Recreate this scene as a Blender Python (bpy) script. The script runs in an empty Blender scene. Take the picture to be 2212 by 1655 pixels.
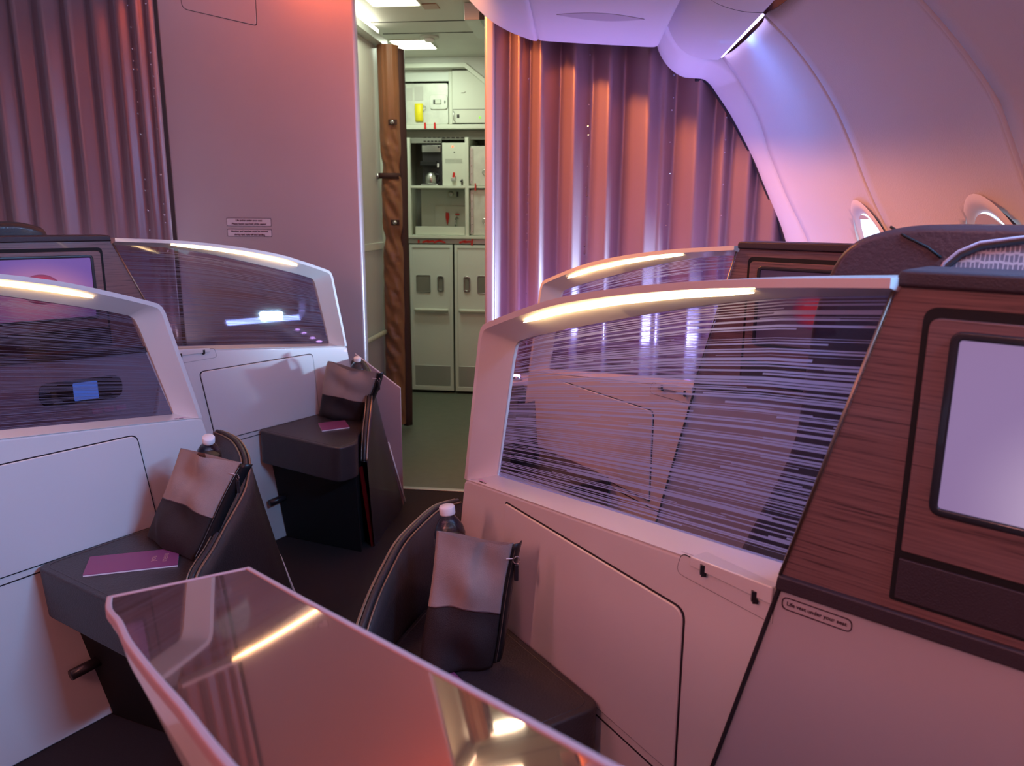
import bpy, bmesh, math, random
from mathutils import Vector, Matrix
random.seed(7)
SC = bpy.context.scene
COL = SC.collection
pi = math.pi

# ------------------------------------------------------------------ camera, light, exposure
EYE = 1.30
YAW, PITCH, ROLL, FPX = math.radians(7.0), math.radians(12.5), math.radians(0.4), 1660.0
f = Vector((-math.sin(YAW)*math.cos(PITCH), math.cos(YAW)*math.cos(PITCH), -math.sin(PITCH)))
r = Vector((math.cos(YAW), math.sin(YAW), 0)); u = r.cross(f)
r2 = math.cos(ROLL)*r + math.sin(ROLL)*u; u2 = -math.sin(ROLL)*r + math.cos(ROLL)*u
cd = bpy.data.cameras.new('camera'); cam = bpy.data.objects.new('camera', cd); COL.objects.link(cam)
cam.matrix_world = Matrix(((r2.x, u2.x, -f.x, 0), (r2.y, u2.y, -f.y, 0), (r2.z, u2.z, -f.z, EYE), (0, 0, 0, 1)))
cd.sensor_width = 36; cd.sensor_fit = 'HORIZONTAL'; cd.lens = 36*FPX/2212; cd.clip_start = .02
cd.dof.use_dof = True; cd.dof.focus_distance = 1.7; cd.dof.aperture_fstop = 7.0
SC.camera = cam
w = bpy.data.worlds.new('world'); SC.world = w; w.use_nodes = True
w.node_tree.nodes['Background'].inputs[0].default_value = (.50, .26, .38, 1)
w.node_tree.nodes['Background'].inputs[1].default_value = .06
SC.view_settings.view_transform = 'Standard'; SC.view_settings.look = 'None'
SC.view_settings.exposure = 0.0; SC.view_settings.gamma = 1; SC.view_settings.use_curve_mapping = False
SC.cycles.max_bounces = 10; SC.cycles.transparent_max_bounces = 16; SC.cycles.sample_clamp_indirect = 4

def area(name, loc, target, sx, sy, power, col, spread=180):
    l = bpy.data.lights.new(name, 'AREA'); l.shape = 'RECTANGLE'; l.size = sx; l.size_y = sy
    l.energy = power; l.color = col; l.spread = math.radians(spread)
    o = bpy.data.objects.new(name, l); COL.objects.link(o); o.location = loc
    o.rotation_euler = (Vector(target)-Vector(loc)).to_track_quat('-Z', 'Y').to_euler(); return o
ORANGE = (1.0, .27, .13); VIOLET = (.34, .24, 1.0); ICE = (.42, .50, 1.0)
area('ceiling_wash_orange', (-1.30, .7, 2.36), (.45, 1.1, 1.2), .12, 2.2, 8, (1.0, .30, .42))
area('ceiling_wash_orange_rear', (-1.2, -.9, 2.3), (.6, .6, .9), .12, 1.2, 31, (1.0, .36, .32))
area('ceiling_uplight_orange', (-1.5, 1.6, 2.30), (-1.5, 1.6, 2.6), .1, 2.2, 4, (1.0, .36, .12))
area('bulkhead_wash_orange', (-1.35, 2.75, 2.42), (-1.35, 3.45, 1.9), .7, .05, 3.0, (1.0, .16, .03))
area('cove_rear_violet', (.78, .95, 1.74), (-1.2, 1.35, .9), 1.1, .05, 38, (.22, .50, 1.0), 130)
area('ceiling_wash_orange_front', (-1.12, 2.50, 2.36), (.55, 2.90, 1.45), 1.0, .06, 27, (1.0, .33, .08), 115)
area('added_rear_fill', (.9, -.9, 1.55), (-.2, 1.2, 1.0), 1.0, .5, 4, (.80, .25, .35))  # added fill behind the camera, not a cabin fixture
area('cove_violet', (.40, 2.90, 1.905), (.62, 2.86, 1.50), .03, .62, 3.3, (.10, .30, 1.0), 150)
area('galley_light_near', (-1.07, 4.03, 2.285), (-1.07, 4.03, 0), .2, .2, 2.6, (.93, 1.0, .72))
area('galley_light_far', (-1.2, 4.9, 2.285), (-1.2, 5.1, 0), .25, .2, 5.6, (.82, 1.0, .78))

# ------------------------------------------------------------------ materials
def mat(name, col=(.8, .8, .8), rough=.5, metal=0., coat=0., emit=None, es=0., bump=0., bscale=200., var=0., vscale=6., ior=1.45, sheen=0., trans=0., alpha=1.):
    m = bpy.data.materials.new(name); m.use_nodes = True; nt = m.node_tree; b = nt.nodes['Principled BSDF']
    b.inputs['Base Color'].default_value = (*col, 1); b.inputs['Roughness'].default_value = rough
    b.inputs['Metallic'].default_value = metal; b.inputs['Coat Weight'].default_value = coat
    b.inputs['Coat Roughness'].default_value = .06; b.inputs['IOR'].default_value = ior
    b.inputs['Sheen Weight'].default_value = sheen; b.inputs['Transmission Weight'].default_value = trans
    b.inputs['Alpha'].default_value = alpha
    if emit: b.inputs['Emission Color'].default_value = (*emit, 1); b.inputs['Emission Strength'].default_value = es
    tc = nt.nodes.new('ShaderNodeTexCoord')
    n = nt.nodes.new('ShaderNodeTexNoise'); n.inputs['Scale'].default_value = vscale; n.inputs['Detail'].default_value = 5
    nt.links.new(tc.outputs['Object'], n.inputs['Vector'])
    mx = nt.nodes.new('ShaderNodeMixRGB'); mx.inputs[1].default_value = (*[c*(1-var) for c in col], 1)
    mx.inputs[2].default_value = (*[min(1, c*(1+var)) for c in col], 1)
    nt.links.new(n.outputs['Fac'], mx.inputs[0]); nt.links.new(mx.outputs[0], b.inputs['Base Color'])
    if bump:
        n2 = nt.nodes.new('ShaderNodeTexNoise'); n2.inputs['Scale'].default_value = bscale; n2.inputs['Detail'].default_value = 3
        nt.links.new(tc.outputs['Object'], n2.inputs['Vector'])
        bp = nt.nodes.new('ShaderNodeBump'); bp.inputs['Strength'].default_value = bump; bp.inputs['Distance'].default_value = .002
        nt.links.new(n2.outputs['Fac'], bp.inputs['Height']); nt.links.new(bp.outputs[0], b.inputs['Normal'])
    return m
M = {}
M['shell'] = mat('shell_gloss_white', (.74, .68, .66), .28, coat=.6, var=.02)
M['shell_door'] = mat('shell_door_white', (.72, .66, .65), .32, coat=.35, var=.02)
M['satin'] = mat('satin_grey_panel', (.50, .44, .46), .45, coat=.1, bump=.05, bscale=900, var=.04)
M['gap'] = mat('dark_gap', (.02, .015, .02), .8)
M['black'] = mat('black_plastic', (.018, .016, .02), .35, coat=.3, var=.1)
M['black_matt'] = mat('black_matt', (.006, .005, .006), .7)
M['cap'] = mat('dark_leather_cap', (.045, .028, .034), .45, bump=.3, bscale=500, var=.1)
M['leather'] = mat('black_leather', (.036, .028, .031), .42, coat=.12, bump=.45, bscale=260, var=.25, vscale=12)
M['leather_brown'] = mat('brown_leather', (.075, .036, .040), .38, coat=.15, bump=.4, bscale=160, var=.3, vscale=9)
M['canvas'] = mat('grey_canvas', (.36, .28, .26), .85, bump=.7, bscale=900, var=.12, vscale=40, sheen=.2)
M['canvas_dark'] = mat('charcoal_canvas', (.026, .018, .019), .7, bump=.6, bscale=700, var=.3, vscale=14)
M['steel'] = mat('brushed_steel', (.55, .55, .54), .25, metal=1., var=.1)
M['brass'] = mat('bronze_trim', (.30, .22, .17), .38, metal=.85, var=.1)
M['alu'] = mat('satin_aluminium', (.52, .54, .52), .38, metal=.55, var=.1)
M['carpet'] = mat('dark_carpet', (.024, .013, .013), .95, bump=1., bscale=700, var=.35, vscale=300)
M['vinyl'] = mat('green_grey_vinyl', (.13, .145, .11), .55, bump=.2, bscale=400, var=.15, vscale=20)
M['bulk'] = mat('bulkhead_metallic_laminate', (.56, .44, .47), .33, metal=.35, bump=.06, bscale=1500, var=.05, vscale=3)
M['curtain'] = mat('satin_curtain', (.34, .22, .24), .32, metal=.35, bump=.1, bscale=900, var=.05, vscale=4)
M['curtain_shaded'] = mat('satin_curtain_shaded', (.24, .13, .15), .32, metal=.35, bump=.1, bscale=900, var=.05, vscale=4)  # same cloth as the right curtain, its shade painted in as darker colour
M['panel_white'] = mat('cabin_liner_white', (.74, .70, .74), .5, var=.02)
M['galley'] = mat('galley_laminate', (.66, .68, .58), .45, var=.05, vscale=4)
M['galley_door'] = mat('galley_door_grey', (.70, .74, .68), .42, var=.04, vscale=5)
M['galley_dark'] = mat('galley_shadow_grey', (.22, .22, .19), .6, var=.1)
M['liner'] = mat('passage_liner', (.55, .55, .50), .5, var=.04)
M['box_alu'] = mat('scuffed_aluminium', (.62, .64, .57), .45, metal=.25, bump=.2, bscale=60, var=.22, vscale=18)
M['brown_cloth'] = mat('copper_brown_satin', (.27, .105, .045), .42, bump=.3, bscale=90, var=.2, vscale=10, sheen=.2)
M['brown_dark'] = mat('dark_brown_lining', (.06, .022, .02), .7, var=.15)
M['red'] = mat('red_plastic', (.60, .03, .025), .35, coat=.4, var=.1)
M['yellow'] = mat('yellow_label', (.85, .72, .02), .5, var=.05)
M['white_pl'] = mat('white_plastic', (.80, .76, .76), .4)
M['menu'] = mat('magenta_card', (.23, .06, .165), .45, var=.06)
M['menu_text'] = mat('rose_foil', (.62, .34, .34), .35, metal=.4)
M['paper'] = mat('paper_white', (.80, .76, .80), .7)
M['table'] = mat('smoked_gloss_top', (.50, .23, .155), .035, metal=.85, coat=.4, var=.03)
M['table_rim'] = mat('soft_edge_rubber', (.44, .28, .29), .5, bump=.1)
M['ink'] = mat('ink', (.05, .02, .04), .6)
M['placard'] = mat('placard', (.62, .50, .56), .5)
M['strip'] = mat('warm_led', (1, .8, .5), .4, emit=(1.0, .67, .32), es=30)
M['lamp'] = mat('ceiling_lamp', (1, 1, .9), .4, emit=(1.0, .97, .78), es=6)
M['led_red'] = mat('red_indicator', (1, .1, .05), .4, emit=(1, .08, .03), es=4)
M['led_green'] = mat('green_indicator', (.3, .8, .1), .4, emit=(.3, .8, .05), es=.5)
M['violet_led'] = mat('violet_led', (.7, .5, 1), .4, emit=(.62, .35, 1.0), es=28)
M['cove_led'] = mat('cove_led', (.8, .7, 1), .4, emit=(.62, .48, 1.0), es=6)
M['daylight'] = mat('daylight_outside', (.7, .9, 1), .5, emit=(.50, .82, 1.0), es=2.6)
M['crystal'] = mat('crystal', (.9, .85, .95), .08, metal=1.0)
M['zip'] = mat('zip_black', (.01, .01, .012), .4)
M['label_dark'] = mat('bottle_label', (.03, .02, .05), .4)
M['blue_screen'] = mat('handset_screen', (.05, .1, .3), .2, emit=(.10, .25, .85), es=1.1)
M['red_glow'] = mat('painted_red_glow', (.30, .01, .012), .35, coat=.4)  # red glow put into a base colour
M['fleece'] = mat('lavender_textile', (.45, .38, .46), .8, bump=.3)
M['plum'] = mat('rose_panel', (.50, .30, .31), .4, coat=.2)
M['shade'] = mat('window_shade', (.55, .50, .55), .5)
M['cream_sticker'] = mat('pink_sticker', (.72, .45, .55), .5, var=.2, vscale=90)

def wood(name, c1, c2, scale=1.0):
    m = bpy.data.materials.new(name); m.use_nodes = True; nt = m.node_tree; b = nt.nodes['Principled BSDF']
    uv = nt.nodes.new('ShaderNodeUVMap')
    mp = nt.nodes.new('ShaderNodeMapping'); mp.inputs['Scale'].default_value = (7*scale, 330*scale, 1)
    n = nt.nodes.new('ShaderNodeTexNoise'); n.inputs['Scale'].default_value = 1.; n.inputs['Detail'].default_value = 4; n.inputs['Roughness'].default_value = .65
    nt.links.new(uv.outputs[0], mp.inputs[0]); nt.links.new(mp.outputs[0], n.inputs['Vector'])
    cr = nt.nodes.new('ShaderNodeValToRGB'); e = cr.color_ramp.elements
    e[0].position = .34; e[0].color = (*[c*.35 for c in c1], 1); e[1].position = .72; e[1].color = (*c2, 1)
    k = cr.color_ramp.elements.new(.45); k.color = (*c1, 1)
    nt.links.new(n.outputs['Fac'], cr.inputs[0]); nt.links.new(cr.outputs[0], b.inputs['Base Color'])
    b.inputs['Roughness'].default_value = .38; b.inputs['Coat Weight'].default_value = .15
    bp = nt.nodes.new('ShaderNodeBump'); bp.inputs['Strength'].default_value = .15; bp.inputs['Distance'].default_value = .001
    nt.links.new(n.outputs['Fac'], bp.inputs['Height']); nt.links.new(bp.outputs[0], b.inputs['Normal'])
    return m
M['wood'] = wood('zebrano_veneer', (.18, .092, .086), (.255, .135, .122))

def liner():
    m = M['panel_tex'] = mat('cabin_liner_textured', (.72, .66, .70), .55, var=.02); nt = m.node_tree; b = nt.nodes['Principled BSDF']
    tc = nt.nodes.new('ShaderNodeTexCoord'); v = nt.nodes.new('ShaderNodeTexVoronoi'); v.inputs['Scale'].default_value = 190
    nt.links.new(tc.outputs['Object'], v.inputs['Vector'])
    bp = nt.nodes.new('ShaderNodeBump'); bp.inputs['Strength'].default_value = .35; bp.inputs['Distance'].default_value = .001
    nt.links.new(v.outputs['Distance'], bp.inputs['Height']); nt.links.new(bp.outputs[0], b.inputs['Normal'])
liner()

def glass_striped(name, n, lo, hi, tint, stripe, seed):
    # etched privacy glass: tinted clear pane with long printed lines that follow its curved outline (UV)
    m = bpy.data.materials.new(name); m.use_nodes = True; nt = m.node_tree; nt.nodes.clear()
    N = lambda t, **k: nt.nodes.new(t); L = nt.links.new
    out = N('ShaderNodeOutputMaterial'); uv = N('ShaderNodeUVMap'); sep = N('ShaderNodeSeparateXYZ'); L(uv.outputs[0], sep.inputs[0])
    def math_(op, a, b_=None):
        k = N('ShaderNodeMath'); k.operation = op
        for i, v in enumerate((a, b_)):
            if v is None: continue
            if isinstance(v, (int, float)): k.inputs[i].default_value = v
            else: L(v, k.inputs[i])
        return k.outputs[0]
    def layer(count, sd, lo, hi, ulen):
        vs = math_('MULTIPLY', sep.outputs[1], count); vs = math_('ADD', vs, sd*13.7)
        cell = math_('FLOOR', vs); fr = math_('FRACT', vs)
        wn = N('ShaderNodeTexWhiteNoise'); wn.noise_dimensions = '1D'; L(math_('ADD', cell, sd*71.3), wn.inputs['W'])
        wid = math_('ADD', math_('MULTIPLY', wn.outputs[0], hi-lo), lo)
        line = math_('LESS_THAN', fr, wid)
        wn2 = N('ShaderNodeTexWhiteNoise'); wn2.noise_dimensions = '1D'; L(math_('ADD', cell, sd*7.1+.5), wn2.inputs['W'])
        us = math_('FLOOR', math_('ADD', math_('MULTIPLY', sep.outputs[0], ulen), math_('MULTIPLY', wn2.outputs[0], 9)))
        wn3 = N('ShaderNodeTexWhiteNoise'); wn3.noise_dimensions = '2D'
        cx = N('ShaderNodeCombineXYZ'); L(us, cx.inputs[0]); L(cell, cx.inputs[1]); L(cx.outputs[0], wn3.inputs['Vector'])
        on = math_('GREATER_THAN', wn3.outputs[0], .33)
        return math_('MULTIPLY', line, on)
    a = layer(n, seed, lo, hi, 1.6); b2 = layer(n*.43, seed+1, lo*.3, hi*.55, 2.3)
    fac = math_('MAXIMUM', a, b2)
    tr = N('ShaderNodeBsdfTransparent'); tr.inputs[0].default_value = (*tint, 1)
    gl = N('ShaderNodeBsdfGlossy'); gl.inputs['Roughness'].default_value = .03; gl.inputs['Color'].default_value = (.9, .9, .9, 1)
    lw = N('ShaderNodeLayerWeight'); lw.inputs[0].default_value = .5
    fz = math_('ADD', math_('MULTIPLY', math_('POWER', lw.outputs['Facing'], 4.), .8), .055)
    clear = N('ShaderNodeMixShader'); L(fz, clear.inputs[0]); L(tr.outputs[0], clear.inputs[1]); L(gl.outputs[0], clear.inputs[2])
    df = N('ShaderNodeBsdfDiffuse'); df.inputs[0].default_value = (*stripe, 1)
    tl = N('ShaderNodeBsdfTranslucent'); tl.inputs[0].default_value = (*stripe, 1)
    dt = N('ShaderNodeMixShader'); dt.inputs[0].default_value = .4; L(df.outputs[0], dt.inputs[1]); L(tl.outputs[0], dt.inputs[2])
    t2 = N('ShaderNodeMixShader'); t2.inputs[0].default_value = .78; L(tr.outputs[0], t2.inputs[1]); L(dt.outputs[0], t2.inputs[2])
    fin = N('ShaderNodeMixShader'); L(fac, fin.inputs[0]); L(clear.outputs[0], fin.inputs[1]); L(t2.outputs[0], fin.inputs[2])
    L(fin.outputs[0], out.inputs[0]); return m
M['glass_R'] = glass_striped('etched_glass_broad', 96, .12, .85, (.54, .49, .64), (.46, .50, .80), 1)
M['glass_L'] = glass_striped('etched_glass_fine', 110, .12, .60, (.36, .31, .42), (.20, .19, .28), 4)

def clear_plastic():
    m = bpy.data.materials.new('clear_bottle_plastic'); m.use_nodes = True; nt = m.node_tree; nt.nodes.clear()
    out = nt.nodes.new('ShaderNodeOutputMaterial'); tr = nt.nodes.new('ShaderNodeBsdfTransparent'); tr.inputs[0].default_value = (.86, .86, .9, 1)
    gl = nt.nodes.new('ShaderNodeBsdfGlossy'); gl.inputs['Roughness'].default_value = .05
    fr = nt.nodes.new('ShaderNodeFresnel'); fr.inputs[0].default_value = 1.6
    n = nt.nodes.new('ShaderNodeTexNoise'); n.inputs['Scale'].default_value = 60; bp = nt.nodes.new('ShaderNodeBump'); bp.inputs['Strength'].default_value = .4
    nt.links.new(n.outputs[0], bp.inputs['Height']); nt.links.new(bp.outputs[0], gl.inputs['Normal']); nt.links.new(bp.outputs[0], fr.inputs['Normal'])
    mx = nt.nodes.new('ShaderNodeMixShader'); nt.links.new(fr.outputs[0], mx.inputs[0]); nt.links.new(tr.outputs[0], mx.inputs[1]); nt.links.new(gl.outputs[0], mx.inputs[2])
    nt.links.new(mx.outputs[0], out.inputs[0]); return m
M['bottle'] = clear_plastic()

def screen_mat(name, c_lo, c_hi, cx, cy, rad, es, ball=False):
    # a lit monitor picture: soft two-tone glow, optionally a red sphere in its middle
    m = bpy.data.materials.new(name); m.use_nodes = True; nt = m.node_tree; b = nt.nodes['Principled BSDF']; L = nt.links.new
    uv = nt.nodes.new('ShaderNodeUVMap')
    def dist(px, py, sx, sy):
        mp = nt.nodes.new('ShaderNodeMapping'); mp.vector_type = 'POINT'; mp.inputs['Location'].default_value = (-px*sx, -py*sy, 0); mp.inputs['Scale'].default_value = (sx, sy, 1)
        L(uv.outputs[0], mp.inputs[0]); ln = nt.nodes.new('ShaderNodeVectorMath'); ln.operation = 'LENGTH'; L(mp.outputs[0], ln.inputs[0]); return ln.outputs['Value']
    d = dist(cx, cy, 1/rad, 1/rad)
    cr = nt.nodes.new('ShaderNodeValToRGB'); e = cr.color_ramp.elements; cr.color_ramp.interpolation = 'EASE'
    e[0].color = (*c_hi, 1); e[1].color = (*c_lo, 1); L(d, cr.inputs[0]); col = cr.outputs[0]
    if ball:
        d2 = dist(.5, .5, 1/.19, 1/.25); c2 = nt.nodes.new('ShaderNodeValToRGB'); q = c2.color_ramp.elements
        q[0].color = (.75, .02, .03, 1); q[1].color = (.16, .02, .07, 1); q[0].position = .45; q[1].position = 1.0; L(d2, c2.inputs[0])
        lt = nt.nodes.new('ShaderNodeMath'); lt.operation = 'LESS_THAN'; L(d2, lt.inputs[0]); lt.inputs[1].default_value = 1.
        mx = nt.nodes.new('ShaderNodeMixRGB'); L(lt.outputs[0], mx.inputs[0]); L(col, mx.inputs[1]); L(c2.outputs[0], mx.inputs[2]); col = mx.outputs[0]
    L(col, b.inputs['Emission Color']); b.inputs['Emission Strength'].default_value = es
    b.inputs['Base Color'].default_value = (.05, .04, .06, 1); b.inputs['Roughness'].default_value = .3
    return m
M['screen_R'] = screen_mat('monitor_picture_haze', (.15, .10, .20), (.62, .50, .62), .95, .1, .95, 1.6)
M['screen_RB'] = screen_mat('monitor_picture_dim_red_ball', (.05, .02, .05), (.16, .07, .10), .45, .3, .75, .55, True)
M['screen_L'] = screen_mat('monitor_picture_red_ball', (.14, .06, .30), (.72, .26, .34), .45, .3, .75, .9, True)

def mesh_tex():
    m = bpy.data.materials.new('pocket_netting'); m.use_nodes = True; nt = m.node_tree; b = nt.nodes['Principled BSDF']; L = nt.links.new
    uv = nt.nodes.new('ShaderNodeUVMap'); mp = nt.nodes.new('ShaderNodeMapping'); mp.inputs['Scale'].default_value = (190, 85, 1); L(uv.outputs[0], mp.inputs[0])
    v = nt.nodes.new('ShaderNodeTexVoronoi'); v.feature = 'DISTANCE_TO_EDGE'; v.inputs['Scale'].default_value = 1; v.inputs['Randomness'].default_value = .25; L(mp.outputs[0], v.inputs['Vector'])
    cr = nt.nodes.new('ShaderNodeValToRGB'); cr.color_ramp.elements[0].color = (.62, .66, .72, 1); cr.color_ramp.elements[1].color = (.22, .25, .33, 1)
    cr.color_ramp.elements[0].position = .08; cr.color_ramp.elements[1].position = .2; L(v.outputs['Distance'], cr.inputs[0]); L(cr.outputs[0], b.inputs['Base Color']); b.inputs['Roughness'].default_value = .8
    return m
M['net'] = mesh_tex()

# ------------------------------------------------------------------ helpers
def empty(name, loc, label=None, cat=None, group=None, kind=None, rz=0):
    o = bpy.data.objects.new(name, None); COL.objects.link(o); o.location = loc; o.rotation_euler.z = rz; o.empty_display_size = .05
    tag(o, label, cat, group, kind); return o
def tag(o, label=None, cat=None, group=None, kind=None):
    if label: o['label'] = label
    if cat: o['category'] = cat
    if group: o['group'] = group
    if kind: o['kind'] = kind
    return o
def link(name, bm, m, parent=None, smooth=False, bevel=0, seg=2, label=None, kind=None):
    """bm holds world coordinates; the object keeps them through the parent's inverse"""
    bmesh.ops.recalc_face_normals(bm, faces=bm.faces)
    me = bpy.data.meshes.new(name); bm.to_mesh(me); bm.free()
    me.materials.append(M[m] if isinstance(m, str) else m)
    o = bpy.data.objects.new(name, me); COL.objects.link(o)
    if smooth:
        for p in me.polygons: p.use_smooth = True
    if parent:
        o.parent = parent; bpy.context.view_layer.update() if False else None
        pm = Matrix.LocRotScale(parent.location, parent.rotation_euler, None) if parent.parent is None else parent['_pm'] if False else PM[parent.name]
        o.matrix_parent_inverse = pm.inverted()
        PM[o.name] = pm @ pm.inverted() if False else Matrix.Identity(4)
    else:
        PM[o.name] = Matrix.Identity(4)
    if bevel:
        bv = o.modifiers.new('bevel', 'BEVEL'); bv.width = bevel; bv.segments = seg; bv.limit_method = 'ANGLE'; bv.angle_limit = math.radians(35)
        for p in me.polygons: p.use_smooth = True
        me.shade_smooth() if hasattr(me, 'shade_smooth') else None
        bv.harden_normals = False
        wn = o.modifiers.new('wn', 'WEIGHTED_NORMAL'); wn.keep_sharp = True
    if label: o['label'] = label
    if kind: o['kind'] = kind
    return o
PM = {}
_e = empty
def empty(name, loc, label=None, cat=None, group=None, kind=None, rz=0):
    o = _e(name, loc, label, cat, group, kind, rz)
    PM[o.name] = Matrix.Translation(loc) @ Matrix.Rotation(rz, 4, 'Z'); return o
def bx(bm, c, s, rot=None):
    """box, centre c, size s, optional rotation matrix"""
    mt = Matrix.Translation(c) @ (rot.to_4x4() if rot else Matrix.Identity(4)) @ Matrix.Diagonal((*s, 1))
    bmesh.ops.create_cube(bm, size=1, matrix=mt); return bm
def box(name, lo, hi, m, parent=None, bevel=.002, **k):
    bm = bmesh.new(); bx(bm, [(a+b)/2 for a, b in zip(lo, hi)], [abs(b-a) for a, b in zip(lo, hi)]); return link(name, bm, m, parent, bevel=bevel, **k)
def prism(bm, pts, F, a, b, uvs=None):
    """polygon pts (2D) mapped by F(x, y, depth) extruded from depth a to depth b"""
    v1 = [bm.verts.new(F(x, y, a)) for x, y in pts]; v2 = [bm.verts.new(F(x, y, b)) for x, y in pts]
    fs = [bm.faces.new(v1), bm.faces.new(v2[::-1])]; n = len(pts); loc = {}
    for i, (x, y) in enumerate(pts): loc[v1[i]] = (x, y); loc[v2[i]] = (x, y)
    for i in range(n): fs.append(bm.faces.new((v1[i], v1[(i+1) % n], v2[(i+1) % n], v2[i])))
    uv = bm.loops.layers.uv.verify()
    for fc in fs:
        for l in fc.loops: l[uv].uv = uvs(*loc[l.vert]) if uvs else loc[l.vert]
    return bm
def rpoly(pts, r, seg=5):
    """round the corners of a polygon; r is a radius or a list"""
    out = []; n = len(pts)
    for i in range(n):
        p0, p, p1 = Vector(pts[i-1]), Vector(pts[i]), Vector(pts[(i+1) % n]); rr = r[i] if isinstance(r, (list, tuple)) else r
        if rr <= 0: out.append(tuple(p)); continue
        a = (p0-p); b = (p1-p); rr = min(rr, a.length*.45, b.length*.45); A = p+a.normalized()*rr; B = p+b.normalized()*rr
        for k in range(seg+1):
            t = k/seg; out.append(tuple(A*(1-t)**2+p*2*t*(1-t)+B*t*t))
    return out
def ring(bm, outer, inner, F, a, b):
    """frame between two outlines with equal point counts, depth a..b"""
    n = len(outer); V = [[bm.verts.new(F(x, y, d)) for x, y in L] for L, d in ((outer, a), (inner, a), (inner, b), (outer, b))]
    uv = bm.loops.layers.uv.verify(); src = [outer, inner, inner, outer]
    for k in range(4):
        A, B = V[k], V[(k+1) % 4]; sa, sb = src[k], src[(k+1) % 4]
        for i in range(n):
            j = (i+1) % n; fc = bm.faces.new((A[i], A[j], B[j], B[i]))
            for l, q in zip(fc.loops, (sa[i], sa[j], sb[j], sb[i])): l[uv].uv = q
    return bm
def tube(bm, pts, rad, seg=8, closed=False, flat=1.0):
    pts = [Vector(p) for p in pts]; n = len(pts); rings = []
    for i, p in enumerate(pts):
        t = (pts[(i+1) % n if closed else min(i+1, n-1)]-pts[i-1 if closed else max(i-1, 0)]).normalized()
        up = Vector((0, 0, 1)) if abs(t.z) < .95 else Vector((1, 0, 0)); s = t.cross(up).normalized(); q = s.cross(t)
        rr = rad[i] if isinstance(rad, (list, tuple)) else rad
        rings.append([bm.verts.new(p+s*math.cos(2*pi*k/seg)*rr+q*math.sin(2*pi*k/seg)*rr*flat) for k in range(seg)])
    for i in range(n if closed else n-1):
        A, B = rings[i], rings[(i+1) % n]
        for k in range(seg): bm.faces.new((A[k], A[(k+1) % seg], B[(k+1) % seg], B[k]))
    if not closed: bm.faces.new(rings[0][::-1]); bm.faces.new(rings[-1])
    return bm
def lathe(bm, prof, F, seg=24):
    R = [[bm.verts.new(F(rr*math.cos(2*pi*k/seg), rr*math.sin(2*pi*k/seg), z)) for k in range(seg)] for rr, z in prof]
    for i in range(len(R)-1):
        for k in range(seg): bm.faces.new((R[i][k], R[i][(k+1) % seg], R[i+1][(k+1) % seg], R[i+1][k]))
    if prof[0][0] > 1e-5: bm.faces.new(R[0][::-1])
    if prof[-1][0] > 1e-5: bm.faces.new(R[-1])
    return bm
def grid(bm, rows, uvf=None):
    V = [[bm.verts.new(p) for p in row] for row in rows]; uv = bm.loops.layers.uv.verify(); nr, nc = len(rows), len(rows[0])
    for i in range(nr-1):
        for j in range(nc-1):
            fc = bm.faces.new((V[i][j], V[i][j+1], V[i+1][j+1], V[i+1][j]))
            for l, (a, b) in zip(fc.loops, ((i, j), (i, j+1), (i+1, j+1), (i+1, j))): l[uv].uv = (b/(nc-1), a/(nr-1))
    return bm
def solidify(o, t, off=-1):
    s = o.modifiers.new('solid', 'SOLIDIFY'); s.thickness = t; s.offset = off; return o
def text(name, body, size, org, ax, up, m, parent, align='CENTER', bold=0.0, label=None):
    """lettering mesh; org = world point of the text's middle, ax = reading direction"""
    cu = bpy.data.curves.new(name, 'FONT'); cu.body = body; cu.size = size; cu.align_x = align; cu.align_y = 'CENTER'; cu.extrude = .0002; cu.offset = bold
    cu.resolution_u = 3
    t = bpy.data.objects.new('tmp', cu); COL.objects.link(t); dg = bpy.context.evaluated_depsgraph_get()
    me = bpy.data.meshes.new_from_object(t.evaluated_get(dg)); bpy.data.objects.remove(t); bpy.data.curves.remove(cu)
    ax = Vector(ax).normalized(); up = Vector(up).normalized(); nn = ax.cross(up)
    me.transform(Matrix(((ax.x, up.x, nn.x, org[0]), (ax.y, up.y, nn.y, org[1]), (ax.z, up.z, nn.z, org[2]), (0, 0, 0, 1))))
    bm = bmesh.new(); bm.from_mesh(me); bpy.data.meshes.remove(me)
    return link(name, bm, m, parent, label=label)
def lerp_prof(P, x):
    if x <= P[0][0]: i = 0
    elif x >= P[-1][0]: i = len(P)-2
    else: i = max(k for k in range(len(P)-1) if P[k][0] <= x)
    (a, b), (c, d) = P[i], P[i+1]; return b+(d-b)*(x-a)/(c-a)

# ------------------------------------------------------------------ the setting: floor, bulkheads, ceiling, side wall
box('floor', (-3.2, -1.4, -.04), (1.5, 3.42, 0), 'carpet', kind='structure', bevel=0)
box('floor', (-3.2, 3.42, -.04), (1.5, 5.9, -.002), 'vinyl', kind='structure', bevel=0)
box('trim_1', (-1.12, 3.40, 0), (-.56, 3.43, .006), 'alu', kind='structure', bevel=.002)
def wall_piece(name, lo, hi, m, parent=None, bevel=.003): return box(name, lo, hi, m, parent, bevel, kind=None if parent else 'structure')
bulk = wall_piece('wall_front', (-2.02, 3.45, 0), (-1.118, 3.50, 2.6), 'bulk', bevel=.012)
FB = lambda x, z, d: (x, 3.45-d, z)
bm = bmesh.new()
ap = [(-1.90, 2.40), (-1.90, 2.166), (-1.557, 2.088), (-1.550, 2.40)]
op = rpoly(ap, [.02, .03, .012, .02]); C0 = (-1.72, 2.25)
ip = [((x-C0[0])*.984+C0[0], (z-C0[1])*.978+C0[1]) for x, z in op]
ring(bm, op, ip, FB, 0, .0012); link('access_panel_seam', bm, 'gap', bulk)
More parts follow.
